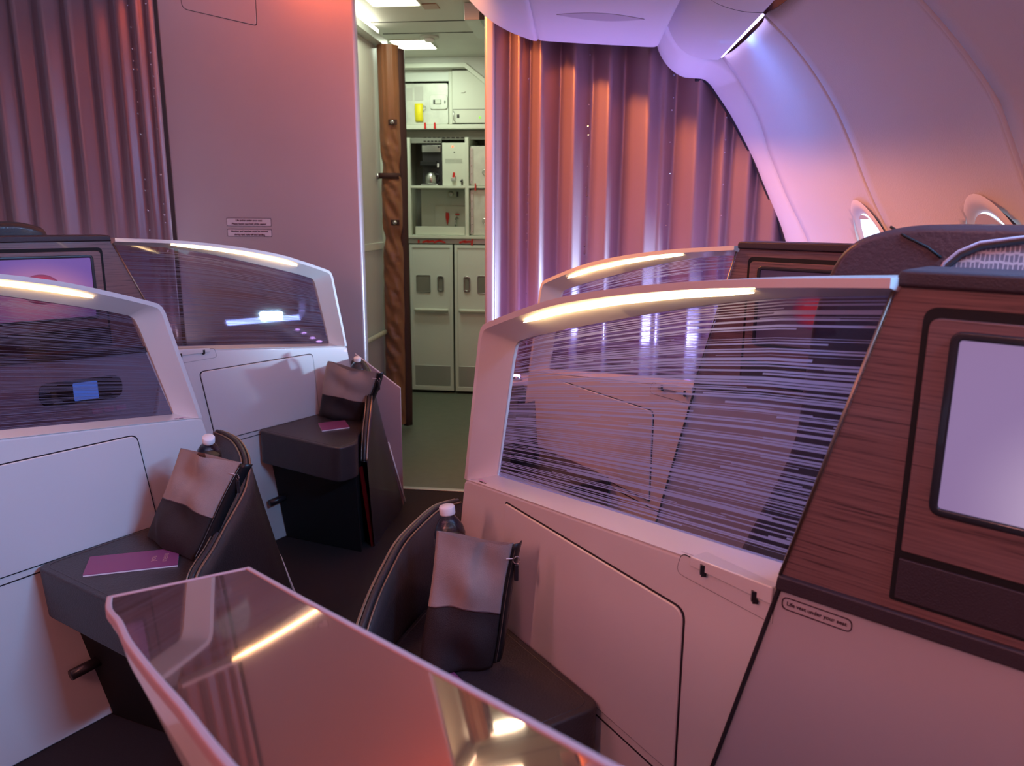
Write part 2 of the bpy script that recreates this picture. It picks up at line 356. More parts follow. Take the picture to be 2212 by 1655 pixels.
bm = bmesh.new(); prism(bm, ip, FB, 0, .003); link('access_panel', bm, 'bulk', bulk, bevel=.001)
for zc, hh, lines in ((1.249, .037, ('Life jacket under your seat', 'Please fasten seat belt while seated')), (1.200, .034, ('Monitor and handset must be stowed', 'during taxi, take off and landing'))):
    rr = rpoly([(-1.762, zc-hh/2), (-1.545, zc-hh/2), (-1.545, zc+hh/2), (-1.762, zc+hh/2)], .005)
    ri = rpoly([(-1.760, zc-hh/2+.002), (-1.547, zc-hh/2+.002), (-1.547, zc+hh/2-.002), (-1.760, zc+hh/2-.002)], .004)
    bm = bmesh.new(); prism(bm, rr, FB, .0, .001); pb = link('placard', bm, 'ink', bulk)
    bm = bmesh.new(); prism(bm, ri, FB, .0, .0016); link('placard_face', bm, 'placard', pb)
    for k, s in enumerate(lines):
        text('lettering', s, .0118, (-1.653, 3.4480, zc+.0075-k*.0158), (1, 0, 0), (0, 0, 1), 'ink', pb, bold=.0003)
# left cabin side above the frame, closing walls
wall_piece('wall_left', (-3.2, -1.4, 0), (-3.15, 3.6, 2.6), 'satin')
wall_piece('wall_back', (-3.2, -1.45, 0), (1.6, -1.4, 2.6), 'satin')
box('ceiling', (-3.2, -1.4, 2.5), (-.52, 3.5, 2.56), 'panel_white', kind='structure', bevel=0)
box('ceiling', (-3.2, -1.4, 2.26), (-1.97, 3.44, 2.5), 'satin', kind='structure', bevel=.01)  # unseen baffle, added to keep the orange wash off the left curtain
# passage to the galley
pw = wall_piece('wall_passage', (-1.40, 3.50, 0), (-1.33, 4.5, 2.36), 'liner')
wall_piece('wall_passage', (-1.60, 4.5, 0), (-1.50, 5.6, 2.36), 'liner')
box('rail_strip', (-1.33, 3.5, 1.085), (-1.322, 4.5, 1.125), 'galley', pw)
bm = bmesh.new(); tube(bm, [(-1.305, 3.55, .60), (-1.305, 4.5, .60)], .014, 10); link('bumper_rail', bm, 'galley', pw, smooth=True)
box('lower_panel', (-1.33, 3.5, .02), (-1.325, 4.5, .585), 'satin', pw)
box('cornice', (-1.33, 3.5, 2.20), (-1.27, 4.5, 2.24), 'alu', pw)
box('cornice_light', (-1.33, 3.5, 2.245), (-1.29, 4.4, 2.275), 'lamp', pw, label='warm white light strip')
wall_piece('wall_passage', (-.52, 3.52, 0), (-.48, 5.6, 2.36), 'liner')
wall_piece('wall_galley', (-1.6, 5.86, 0), (-.4, 5.9, 2.36), 'liner')
pc = box('ceiling', (-1.6, 3.5, 2.30), (-.40, 5.9, 2.36), 'liner', kind='structure', bevel=0)
for yy in (4.35, 4.62): box('ceiling_joint', (-1.33, yy, 2.2975), (-.5, yy+.006, 2.3005), 'gap', pc, bevel=0)
def ceil_lamp(name, x0, x1, y0, y1, lab):
    e = empty(name, ((x0+x1)/2, (y0+y1)/2, 2.3), lab, 'ceiling lamp', 'passage ceiling lamps')
    ro = rpoly([(x0-.008, y0-.008), (x1+.008, y0-.008), (x1+.008, y1+.008), (x0-.008, y1+.008)], .02); ri = rpoly([(x0, y0), (x1, y0), (x1, y1), (x0, y1)], .02)
    T = lambda a, b, d: (a, b, 2.3-d)
    bm = bmesh.new(); ring(bm, ro, ri, T, 0, .006); link('lamp_frame', bm, 'galley', e)
    bm = bmesh.new(); prism(bm, ri, T, 0.0005, .003); link('diffuser', bm, 'lamp', e)
ceil_lamp('ceiling_lamp', -1.20, -.96, 3.82, 4.02, 'bright passage ceiling lamp nearest the cabin, cut by the top edge')
ceil_lamp('ceiling_lamp', -1.34, -1.105, 4.78, 5.04, 'bright square ceiling lamp near the galley beside the smoke detector')


e = empty('smoke_detector', (-1.08, 4.72, 2.3), 'round white smoke detector on the passage ceiling', 'smoke detector')
bm = bmesh.new(); lathe(bm, [(.055, 0), (.055, -.008), (.045, -.012), (.0, -.012)], lambda a, b, z: (-1.08+a, 4.72+b, 2.3+z)); link('base_ring', bm, 'liner', e, smooth=True)
bm = bmesh.new(); lathe(bm, [(.030, -.012), (.030, -.022), (.024, -.028), (0, -.028)], lambda a, b, z: (-1.08+a, 4.72+b, 2.3+z)); link('sensor_head', bm, 'white_pl', e, smooth=True)
box('ceiling_placard', (-.96, 4.0, 2.296), (-.88, 4.1, 2.3), 'brown_cloth'); tag(bpy.data.objects['ceiling_placard'], 'small brown plate on the passage ceiling at the top edge', 'sign')
e = empty('sign_box', (-.62, 4.3, 2.3), 'dark bar shaped sign hanging under the passage ceiling on the right', 'sign')
box('housing', (-.74, 4.0, 2.22), (-.64, 4.42, 2.298), 'alu', e); box('black_band', (-.665, 3.995, 2.219), (-.637, 4.425, 2.2985), 'black', e)
# sloped bulkhead over the galley
bm = bmesh.new(); prism(bm, [(-1.6, 2.36), (-1.6, 2.235), (-.98, 2.235), (-.40, 1.78), (-.40, 2.36)], lambda x, z, d: (x, 5.33+d, z), 0, .08)
link('wall_galley', bm, 'liner', bevel=.004, kind='structure')

# right hand cabin side: profile at Y = 2.6 drifting outward towards the camera
SP = [(.0, 1.02), (.35, 1.03), (.80, 1.02), (1.05, .965), (1.15, .93), (1.25, .883), (1.35, .817), (1.489, .754), (1.626, .686), (1.735, .608), (1.842, .517), (1.896, .452)]
def smooth_prof(P, n=60):
    Q = []
    z0, z1 = P[0][0], P[-1][0]
    zs = [z0+(z1-z0)*i/n for i in range(n+1)]
    raw = [lerp_prof(P, z) for z in zs]
    for _ in range(6): raw = [raw[0]]+[(raw[i-1]+2*raw[i]+raw[i+1])/4 for i in range(1, n)]+[raw[-1]]
    return list(zip(zs, raw))
SPs = smooth_prof(SP)
def drift(z): return .17 if z < 1.55 else .17-.11*(z-1.55)/.35
def side_pt(z, y, out=0.0): return Vector((lerp_prof(SPs, z)+drift(z)*(2.6-y)+out, y, z))
wr = empty('wall_right', (.9, 2.6, 0), kind='structure')
WIN = [(2.74, 1.15), (2.12, 1.155)]      # window centres (y, z)
WA, WB = .145, .175
def side_panel(y0, y1, name, m, win=None):
    ny = 22; rows = []
    for i in range(len(SPs)):
        z = SPs[i][0]; row = []
        for j in range(ny+1):
            t = j/ny; y = y0+(y1-y0)*t
            edge = min(t, 1-t); bul = .022*(1-math.exp(-edge*9)) if name == 'sidewall_panel' else 0
            row.append(side_pt(z, y, bul))
        rows.append(row)
    bm = bmesh.new(); grid(bm, rows); o = link(name, bm, m, wr, smooth=True); solidify(o, .012, 0)
    if win:
        cb = bmesh.new(); X = side_pt(win[1], win[0]).x
        lathe(cb, [(1, -.3), (1, .3)], lambda a, b, z: (X+z, win[0]+a*WA, win[1]+b*WB), 40)
        bmesh.ops.recalc_face_normals(cb, faces=cb.faces)
        cme = bpy.data.meshes.new('c'); cb.to_mesh(cme); cb.free(); co = bpy.data.objects.new('c', cme); COL.objects.link(co)
        bo = o.modifiers.new('cut', 'BOOLEAN'); bo.object = co; bo.operation = 'DIFFERENCE'; bo.solver = 'EXACT'
        dg = bpy.context.evaluated_depsgraph_get(); me = bpy.data.meshes.new_from_object(o.evaluated_get(dg)); o.modifiers.clear(); o.data = me
        bpy.data.objects.remove(co)
    return o
side_panel(3.25, 2.605, 'sidewall_panel', 'panel_tex', WIN[0])
side_panel(2.595, 1.905, 'sidewall_panel', 'panel_tex', WIN[1])
side_panel(1.895, 1.11, 'sidewall_panel', 'panel_tex')
side_panel(1.10, .36, 'sidewall_panel', 'panel_tex')
side_panel(.35, -1.4, 'sidewall_panel', 'panel_tex')
for yj in (2.60, 1.90, 1.105, .355):
    bm = bmesh.new(); grid(bm, [[side_pt(z, yj-.02, .012), side_pt(z, yj+.02, .012)] for z, _ in SPs]); o = link('joint_backing', bm, 'gap', wr); solidify(o, .004, 0)
    bm = bmesh.new(); tube(bm, [side_pt(z, yj+.008, .001) for z, _ in SPs[::2]], .009, 8); link('joint_rib', bm, 'panel_white', wr, smooth=True)
# end frame by the curtain
E1 = [(.172, 3.40, 1.975), (.180, 3.41, 1.945), (.210, 3.42, 1.900), (.245, 3.42, 1.868), (.285, 3.43, 1.850), (.325, 3.43, 1.846), (.367, 3.44, 1.842), (.395, 3.44, 1.82), (.417, 3.44, 1.792), (.478, 3.44, 1.71), (.531, 3.44, 1.626), (.590, 3.44, 1.527), (.641, 3.44, 1.421), (.690, 3.44, 1.322), (.731, 3.44, 1.23), (.765, 3.44, 1.13), (.80, 3.44, 1.0), (.83, 3.44, .8), (.85, 3.44, 0)]
E2 = [(.178, 3.10, 1.985), (.195, 3.13, 1.960), (.230, 3.17, 1.925), (.265, 3.20, 1.900), (.305, 3.23, 1.889), (.345, 3.25, 1.885), (.387, 3.25, 1.880)]
for (_, _, z) in E1[7:]: p = side_pt(z, 3.26); E2.append((p.x-.002, 3.26, p.z))
bm = bmesh.new(); rows = []
def cr_(P, n=70):
    out = []; 
    for i in range(n+1):
        t = i/n*(len(P)-1); k = min(int(t), len(P)-2); q = t-k; a, b, c, d = [Vector(P[max(0, min(len(P)-1, k+o))]) for o in (-1, 0, 1, 2)]
        out.append(.5*((2*b)+(c-a)*q+(2*a-5*b+4*c-d)*q*q+(-a+3*b-3*c+d)*q**3))
    return out
c1, c2 = cr_(E1), cr_(E2)
for a, b in zip(c1, c2):
    back = a+Vector((.02, .03, .03)); mid = (a+b)/2+Vector((-.012, 0, -.010))
    rows.append([back, a, a*.75+mid*.25+Vector((-.004, 0, -.004)), mid, b*.7+mid*.3+Vector((-.002, 0, -.002)), b, b+Vector((.02, -.002, .02))])
grid(bm, rows); link('end_frame', bm, 'panel_white', wr, smooth=True)
bm = bmesh.new(); tube(bm, [p+Vector((.002, .012, -.002)) for p in c1[20:]], .009, 6); link('dark_gasket', bm, 'gap', wr, smooth=True)
# windows
for n, (wy, wz) in enumerate(WIN):
    X = side_pt(wz, wy).x; we = empty('window_%d' % (n+1), (X, wy, wz), kind='structure')
    slope = lambda b: side_pt(wz+b*WB, wy).x-X
    def WF(a, b, ro, dx, cl=1.): return Vector((X+slope(b*ro)*cl+dx, wy+a*ro*WA, wz+b*ro*WB))
    rows = []
    for ro, dx, cl in ((1.14, -.006, 1), (1.08, -.012, 1), (1.00, -.012, 1), (.95, -.006, 1), (.90, .000, 1), (.87, .004, 1)):
        rows.append([WF(math.cos(2*pi*k/40), math.sin(2*pi*k/40), ro, dx+.012, cl) for k in range(41)])
    bm = bmesh.new(); grid(bm, rows); bmesh.ops.remove_doubles(bm, verts=bm.verts, dist=1e-5); link('window_surround', bm, 'panel_white', we, smooth=True)
    bm = bmesh.new(); lathe(bm, [(0, 0), (1, 0)], lambda a, b, z: tuple(WF(a, b, .88, .013, 1)), 40); link('window_pane', bm, 'daylight', we)
    sh = [(a, b) for a, b in [(math.cos(t), math.sin(t)) for t in [pi*(q+k*(1-2*q)/14) for q in ((.36, .30)[n],) for k in range(15)]]]
    bm = bmesh.new(); prism(bm, sh, lambda a, b, d: tuple(WF(a, b, .86, .006+d, 1)), 0, .004); link('window_shade', bm, 'shade', we)
# ceiling: overhead panels running the length of the cabin on the right
cr = empty('ceiling', (0, 2, 2.0), kind='structure')
def run(name, prof, m, y0, y1, dr, close=True, label=None, lip=0.012, solid=.01):
    rows = []
    ys = [y0, y0-.012, y0-.03]+[y0-.03-(y0-.03-y1)*k/12 for k in range(1, 13)]
    for i, y in enumerate(ys):
        up = (lip, lip*.25, 0)[i] if i < 3 else 0
        rows.append([Vector((x+dr*(y0-y), y, z+up)) for x, z in prof])
    bm = bmesh.new(); grid(bm, rows)
    o = link(name, bm, m, cr, smooth=True, label=label); solidify(o, solid, 0); return o
def arc(P, n=24):
    q = cr_([(a, 0, b) for a, b in P], n); return [(v.x, v.z) for v in q]
PA = arc([(-.66, 2.30), (-.63, 2.20), (-.585, 2.135), (-.509, 2.065), (-.433, 2.02), (-.37, 1.995), (-.322, 1.980), (-.318, 1.992)])
PB = arc([(-.304, 1.995), (-.300, 1.982), (-.19, 1.972), (-.073, 1.963), (.04, 1.956), (.152, 1.949), (.156, 1.960)])
PC = arc([(.174, 2.04), (.185, 1.99), (.215, 1.945), (.255, 1.912), (.305, 1.893), (.348, 1.884), (.392, 1.881)])
run('ceiling_panel', PA, 'panel_white', 3.33, -1.4, .042)
run('ceiling_panel', PB, 'panel_white', 3.33, -1.4, .042)
run('ceiling_panel', PC, 'panel_white', 3.24, -1.4, .044)
run('joint_channel', [(-.325, 2.0), (-.295, 2.0)], 'gap', 3.32, -1.4, .042)
run('joint_channel', [(.148, 1.975), (.185, 1.985)], 'satin', 3.32, -1.4, .042)
bm = bmesh.new(); grid(bm, [[(-.66, 3.32, 2.3), (-.63, 3.32, 2.2)], [(.2, 3.32, 2.3), (.2, 3.32, 2.0)]])
bm.free()
EPr = PA+PB[1:-1]+PC[1:8]
bm = bmesh.new(); prism(bm, [(x, z+.012) for x, z in EPr]+[(.30, 2.36), (-.66, 2.36)], lambda x, z, d: (x, 3.30-d, z), 0, .01); link('end_plate', bm, 'satin', cr)
box('upper_ceiling', (-.66, 3.3, 2.3), (.8, 3.52, 2.34), 'satin', cr, bevel=0)
lens = [(.5*math.cos(2*pi*k/32), .5*math.sin(2*pi*k/32)) for k in range(32)]
bm = bmesh.new(); vs = []
for k in range(49):
    t = k/48; x = -.205+.30*t; wd = .052*math.sin(pi*t)
    vs.append((x, wd))
F = lambda x, y: (x, 2.86+y, 1.9745-(x+.19)*.072-.0072)
top = [bm.verts.new(F(x, wd)) for x, wd in vs]; bot = [bm.verts.new(F(x, -wd)) for x, wd in vs[1:-1]]
bm.faces.new(top+bot[::-1]); o = link('lens_recess', bm, mat('recess_grey', (.50, .46, .52), .5), cr); solidify(o, .002, 0)
for yj in (2.5,):
    bm = bmesh.new(); tube(bm, [Vector((x+.044*(3.24-yj), yj, z-.004)) for x, z in PC], .002, 6); link('panel_seam', bm, 'gap', cr)
bm = bmesh.new(); tube(bm, [(.405, 3.22, 1.890), (.445, 2.62, 1.897)], .005, 6); link('cove_light', bm, 'cove_led', cr, label='thin violet white cove light')

# ------------------------------------------------------------------ curtains
def folds(x0, edges, y0, amp, sm=7, steps=4):
    """edges: list of (x, side) - y toggles between front and back at each edge; smoothed"""
    xs, ys = [], []
    n = int((edges[-1][0]-edges[0][0])/.004)
    for i in range(n+1):
        x = edges[0][0]+(edges[-1][0]-edges[0][0])*i/n; xs.append(x); ys.append(y0+amp*lerp_prof(edges, x))
    for _ in range(sm): ys = [ys[0]]+[(ys[i-1]+2*ys[i]+ys[i+1])/4 for i in range(1, len(ys)-1)]+[ys[-1]]
    return list(zip(xs, ys))
def curtain(name, prof, z0, z1, m, label, studs, topz=None):
    e = empty(name, (prof[len(prof)//2][0], prof[0][1], z0), label, 'curtain')
    bm = bmesh.new(); rows = []
    for k in range(9):
        t = k/8; rows.append([(x, y+.004*math.sin(x*23+t*3), z0+(z1-z0)*t) for x, y in prof])
    grid(bm, rows); o = link('cloth', bm, m, e, smooth=True); solidify(o, .003, 0)
    bm = bmesh.new()
    for x in studs:
        y = min(prof, key=lambda p: abs(p[0]-x))[1]-.006
        z = z0+.25
        while z < z1-.05:
            bmesh.ops.create_icosphere(bm, subdivisions=1, radius=random.choice((.003, .0038, .005)), matrix=Matrix.Translation((x+random.uniform(-.004, .004), y, z))); z += random.choice((.035, .05, .09, .13, .2))
    link('crystal_studs', bm, 'crystal', e, kind='stuff'); return e
def X345(px): return -.545+(px-1050)*(.731+.545)/(1690-1050)
# picture columns of the fold edges converted to metres along the bulkhead
cols = [(1070, 0), (1097, 1), (1122, .25), (1142, 1), (1168, 0), (1208, 1.2), (1240, 0), (1276, .9), (1316, .1), (1332, .7), (1345, 1.1), (1398, 0), (1424, .5), (1432, .4), (1455, 1.0), (1500, .05), (1538, .9), (1560, .35), (1576, .8), (1612, 0), (1630, .7), (1668, 0), (1700, .8), (1740, 0), (1790, .9)]
RC = folds(0, [(X345(p), v) for p, v in cols], 3.435, .085)
curtain('cabin_curtain', RC, .56, 2.28, 'curtain', 'pleated satin curtain on the right with orange and blue sheen beside the galley opening', [X345(p) for p in (1140, 1270, 1448, 1562)])
cl = [(-3.14, 0), (-3.05, 1), (-2.97, .2), (-2.90, 1), (-2.815, .15), (-2.755, .9), (-2.70, .1), (-2.635, .9), (-2.56, .1), (-2.50, .85), (-2.435, .1), (-2.37, .9), (-2.31, .2), (-2.26, .75), (-2.20, .1), (-2.16, .7), (-2.105, .05), (-2.08, .55), (-2.045, .1), (-2.028, .4)]
LC = folds(0, cl, 3.42, .06, sm=8)
curtain('cabin_curtain', LC, .56, 2.49, 'curtain_shaded', 'pleated rose satin curtain on the far left beside the plain bulkhead panel', [-2.145, -2.05])
for x0, x1, lab in ((-.47, .86, 'low white ledge under the right curtain carrying the violet spotlights'), (-3.14, -2.03, 'low white ledge under the left curtain behind the seats')):
    e = empty('curtain_ledge', ((x0+x1)/2, 3.4, 0), lab, 'ledge'); box('ledge_body', (x0, 3.40, 0), (x1, 3.5, .55), 'satin', e); box('ledge_top', (x0, 3.30, .55), (x1, 3.5, .565), 'panel_white', e)
for k, px in enumerate((1128, 1192, 1256, 1325, 1425, 1504)):
    x = X345(px); e = empty('spotlight', (x, 3.345, .565), ['violet uplight at the galley end of the curtain ledge', 'violet uplight second from the galley end of the ledge', 'blue violet uplight third from the galley end of the ledge', 'violet uplight fourth from the galley end of the ledge', 'violet uplight second from the window end of the ledge', 'violet uplight at the window end of the curtain ledge'][k], 'spotlight', 'uplights along the right curtain')
    bm = bmesh.new(); lathe(bm, [(.022, 0), (.022, .012), (.018, .02), (.018, .021)], lambda a, b, z: (x+a, 3.345+b, .565+z), 16); link('housing', bm, 'steel', e, smooth=True)
    bm = bmesh.new(); lathe(bm, [(.0, .030), (.012, .027), (.017, .0205)], lambda a, b, z: (x+a, 3.345+b, .565+z), 16); link('bulb', bm, 'violet_led', e, smooth=True)
    area('uplight_beam', (x, 3.345, .60), (x+.0, 3.40, 1.1), .02, .02, .55, (.50, .30, 1.0) if k != 2 else (.3, .34, 1.0), 80)
area('ledge_wash_right', (.66, 3.22, .62), (-.15, 3.34, 1.9), .5, .05, 5.0, (.24, .33, 1.0), 150)
for x in (-2.15, -2.42, -2.7): area('uplight_beam', (x, 3.33, .60), (x, 3.41, 1.1), .02, .02, .45, (.45, .34, 1.0), 80)
area('curtain_graze_ice', (.84, 3.29, .62), (-.25, 3.44, .95), .14, .05, 8, (.42, .72, 1.0), 60)
area('ledge_wash_left', (-2.45, 3.28, .62), (-2.45, 3.42, 1.9), .9, .05, 3.4, (.80, .95, 1.0), 140)
bm = bmesh.new(); prism(bm, rpoly([(-.547, 3.42), (-.505, 3.42), (-.505, 3.53), (-.547, 3.53)], .012), lambda x, y, d: (x, y, d), 0, 2.32); link('trim_2', bm, 'bulk', bevel=.002, kind='structure')

# brown passage curtain, gathered and strapped
e = empty('passage_curtain', (-1.23, 4.45, 0), 'copper brown gathered curtain strapped with dark bands at the passage wall', 'curtain')
bm = bmesh.new(); rows = []
for k in range(121):
    z = .03+(2.17)*k/120; row = []
    cin = 1-.22*math.exp(-((z-1.55)/.05)**2)-.25*math.exp(-((z-1.15)/.04)**2)
    for j in range(25):
        a = pi*(j/24); rx, ry = .062*cin, .05*cin
        wr_ = .0065*math.sin(z*95+math.sin(z*31)*2+j*.45)+.007*math.sin(z*41+j*.7+1.7*math.sin(z*13)) if z < 1.75 else .003*math.sin(j*1.6)
        row.append((-1.262-rx*math.cos(a)*1.0+.012*math.sin(z*1.2), 4.45-(ry+wr_)*math.sin(a), z))
    rows.append(row)
grid(bm, rows); link('cloth', bm, 'brown_cloth', e, smooth=True)
bm = bmesh.new(); rows = []
for k in range(31):
    z = .015+2.17*k/30
    rows.append([(-1.215+.0, 4.452, z), (-1.19, 4.44+.003*math.sin(z*20), z), (-1.168+.004*math.sin(z*5), 4.47, z), (-1.175, 4.50, z)])
grid(bm, rows); o = link('dark_lining', bm, 'brown_dark', e, smooth=True); solidify(o, .004, 0)
for z in (1.79, 1.50, 1.24):
    bm = bmesh.new(); pts = [(-1.262-.070*math.cos(a), 4.45-.060*math.sin(a), z) for a in [pi*k/12 for k in range(13)]]
    for i in range(12): pass
    rows = [[(x, y, zz-.016) for x, y, zz in pts], [(x, y, zz+.016) for x, y, zz in pts]]; grid(bm, rows)
    if z == 1.50:
        o = link('tie_band', bm, 'brown_dark', e, smooth=True); solidify(o, .003)
    else: bm.free()
    bm = bmesh.new(); c = (-1.222 if z != 1.50 else -1.325, 4.388 if z != 1.5 else 4.41, z)
    lathe(bm, [(.014, 0), (.012, .006), (.006, .010), (0, .012)], lambda a, b, q: (c[0]+a, c[1]-q, c[2]+b), 14); link('snap_button', bm, 'steel', e, smooth=True)
    if z != 1.50:
        bm = bmesh.new(); bx(bm, (c[0], 4.394, z), (.05, .006, .03)); link('snap_tab', bm, 'brown_dark', e, bevel=.002)

# ------------------------------------------------------------------ galley
GY = 5.40
g = empty('galley_unit', (-1.1, GY, 0), 'pale green galley cabinet with open bays and shelves at the end of the passage', 'cabinet')
def gb(name, x0, x1, z0, z1, y0, y1, m, parent=None, bevel=.002, **k): return box(name, (x0, y0, z0), (x1, y1, z1), m, parent or g, bevel, **k)
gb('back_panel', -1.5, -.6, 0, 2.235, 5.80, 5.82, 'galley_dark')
gb('side_panel', -1.475, -1.44, 0, 2.235, GY, 5.80, 'galley')
gb('side_panel', -.60, -.58, 0, 2.235, GY, 5.80, 'galley')
gb('shelf', -1.44, -.60, 1.855, 1.885, GY-.005, 5.80, 'galley', bevel=.003)
gb('shelf_underside_grille', -1.44, -.60, 1.79, 1.853, GY+.06, GY+.08, 'galley_dark')
gb('worktop', -1.45, -.60, 1.118, 1.14, GY-.012, 5.80, 'galley', bevel=.003)
gb('latch_rail', -1.45, -.60, 1.082, 1.116, GY+.006, GY+.03, 'alu')
gb('divider', -1.108, -1.085, 1.887, 2.235, GY, 5.80, 'galley')
gb('divider', -1.000, -.975, 1.14, 1.80, GY, 5.80, 'galley')
gb('divider', -1.42, -1.385, 1.14, 1.80, GY, GY+.03, 'galley')
gb('shelf', -1.385, -1.0, 1.463, 1.480, GY-.003, 5.74, 'galley', bevel=.002)
gb('shelf', -.975, -.60, 1.463, 1.480, GY-.003, 5.74, 'galley', bevel=.002)
gb('bay_back', -1.385, -1.0, 1.14, 1.462, 5.70, 5.72, 'galley_door')
gb('valance', -1.44, -1.10, 2.165, 2.235, GY+.01, GY+.03, 'galley_door')
bm = bmesh.new(); prism(bm, [(-1.6, 2.262), (-1.6, 2.235), (-.985, 2.235), (-.60, 1.94), (-.60, 1.975), (-.978, 2.262)], lambda x, z, d: (x, GY-.09+d, z), 0, .02); link('cornice_frame', bm, 'galley', g, bevel=.002)
for k in range(9): gb('vent_slot', -1.30+k*.033, -1.28+k*.033, 1.800, 1.806, GY+.055, GY+.062, 'black', bevel=.001)
for k in range(5): gb('vent_slot', -1.295+k*.026, -1.278+k*.026, 1.775, 1.782, GY+.032, GY+.038, 'black', bevel=.001)
gb('vent_plate', -1.385, -1.17, 1.765, 1.80, GY+.036, GY+.045, 'galley_dark')
# sloped locker, upper right
bm = bmesh.new(); F = lambda x, z, d: (x, GY-d, z)
prism(bm, [(-1.082, 1.892), (-.605, 1.892), (-.605, 1.95), (-.975, 2.228), (-1.082, 2.228)], F, -.01, .012); lk = link('locker_front', bm, 'galley', g, bevel=.002)
gb('seam', -1.08, -.61, 1.9780, 1.9805, GY-.0135, GY-.0115, 'gap', lk, bevel=0)
bm = bmesh.new(); tube(bm, [(-1.076, GY-.014, 1.970), (-1.070, GY-.03, 1.962), (-1.070, GY-.03, 1.912), (-1.062, GY-.014, 1.898)], .0028, 6); link('pull_handle', bm, 'steel', lk, smooth=True)
gb('lock_plate', -1.050, -1.034, 1.925, 1.948, GY-.016, GY-.012, 'black', lk)
bm = bmesh.new(); tube(bm, [(-1.02, GY-.013, 2.085), (-1.0, GY-.013, 2.085), (-.99, GY-.013, 2.092)], .0018, 6); link('scratch_mark', bm, 'brass', lk)
bm = bmesh.new(); lathe(bm, [(.0075, 0), (.0075, .002), (0, .002)], lambda a, b, z: (-.893+a, GY-.012-z, 1.926+b), 16); link('green_indicator', bm, 'led_green', lk)
# red quarter turn latches
def latch(x, z, parent, y=GY-.008, h=.036, tilt=0, wd=.014):
    bm = bmesh.new(); R = Matrix.Rotation(tilt, 3, 'Y')
    P = rpoly([(-wd/2, -h/2), (wd/2, -h/2), (wd*.42, h/2), (-wd*.42, h/2)], .005, 4)
    prism(bm, P, lambda a, b, d: Vector((x, y-d, z))+R @ Vector((a, 0, b)), 0, .007)
    return link('turn_latch', bm, 'red', parent, bevel=.0015)
for x in (-1.272, -1.205): latch(x, 1.876, g, y=GY-.006, h=.042, wd=.015)
latch(-.925, 1.472, g, h=.05, wd=.011)
for x, t in ((-1.335, 0), (-1.285, 1.3), (-1.25, 1.45), (-1.205, 1.25), (-1.165, 1.9), (-1.02, 1.3), (-.985, 1.5), (-.952, .1)): latch(x, 1.098, g, y=GY+.004, h=.050 if t else .024, tilt=t)
# container boxes
def container(x0, x1, z0, z1, lab, left=True):
    e = empty('galley_container', ((x0+x1)/2, GY+.01, z0), lab, 'container', 'aluminium galley containers')
    bm = bmesh.new(); prism(bm, rpoly([(x0, z0), (x1, z0), (x1, z1), (x0, z1)], .015), lambda x, z, d: (x, GY+.03+d, z), 0, .35); link('body', bm, 'box_alu', e, bevel=.003)
    bm = bmesh.new(); prism(bm, rpoly([(x0+.004, z0+.01), (x0+.024, z0+.01), (x0+.024, z1-.012), (x0+.004, z1-.012)], .008), lambda x, z, d: (x, GY+.03-d, z), 0, .006); h = link('hinge_strip', bm, 'alu', e, bevel=.001)
    n = int((z1-z0)/.045)
    for k in range(n):
        bm = bmesh.new(); zc = z0+.025+(z1-z0-.05)*k/max(1, n-1); lathe(bm, [(.004, 0), (.003, .003), (0, .003)], lambda a, b, q: (x0+.014+a, GY+.024-q, zc+b), 8); link('rivet', bm, 'steel', h)
    return e
c0 = container(-1.432, -1.118, 1.889, 2.155, 'scuffed aluminium container with yellow tag in the upper left galley bay')
pl = [(-1.245, 1.985), (-1.122, 1.985), (-1.122, 2.080), (-1.245, 2.080)]
bm = bmesh.new(); prism(bm, rpoly(pl, .022), lambda x, z, d: (x, GY+.03-d, z), 0, .010); hp = link('handle_recess', bm, 'box_alu', c0, bevel=.003)
box('recess_shadow', (-1.220, GY+.019, 2.018), (-1.165, GY+.021, 2.048), 'black', hp, bevel=.001)
box('paddle', (-1.206, GY+.012, 2.020), (-1.167, GY+.0195, 2.046), 'galley', hp)
box('latch_slot', (-1.143, GY+.018, 2.022), (-1.135, GY+.021, 2.042), 'black', hp)
for q in ((-1.41, -1.365, 2.045, 2.125), (-1.352, -1.292, 2.045, 2.135)):
    bm = bmesh.new(); prism(bm, rpoly([(q[0], q[2]), (q[1], q[2]), (q[1], q[3]), (q[0], q[3])], .003), lambda x, z, d: (x, GY+.03-d, z), 0, .002); link('paper_label', bm, 'liner', c0)
e = empty('yellow_tag', (-1.32, GY+.02, 1.92), 'yellow strap tag hanging on the upper galley container', 'tag')
bm = bmesh.new(); rows = [[(-1.350+.004*t, GY+.024-.01*math.sin(pi*t), 2.024-.118*t), (-1.293+.001*t, GY+.024-.012*math.sin(pi*t)-.002, 2.024-.118*t)] for t in [k/8 for k in range(9)]]
grid(bm, rows); o = link('tag_band', bm, 'yellow', e, smooth=True); solidify(o, .004, 0)
bm = bmesh.new(); tube(bm, [(-1.285+.014*math.cos(t), GY+.018, 1.995+.014*math.sin(t)) for t in [2*pi*k/16 for k in range(16)]], .0014, 6, True); link('wire_ring', bm, 'steel', e)
c1_ = container(-.972, -.62, 1.483, 1.745, 'dented aluminium container in the right galley bay above the worktop box')
c2_ = container(-.970, -.62, 1.142, 1.455, 'aluminium container standing on the worktop in the right galley bay')
for c, zc in ((c1_, 1.57), (c2_, 1.24)):
    bm = bmesh.new(); tube(bm, [(-.865+.017*math.cos(t), GY+.022, zc+.017*math.sin(t)) for t in [2*pi*k/20 for k in range(20)]], .0022, 6, True); link('ring_pull', bm, 'steel', c)
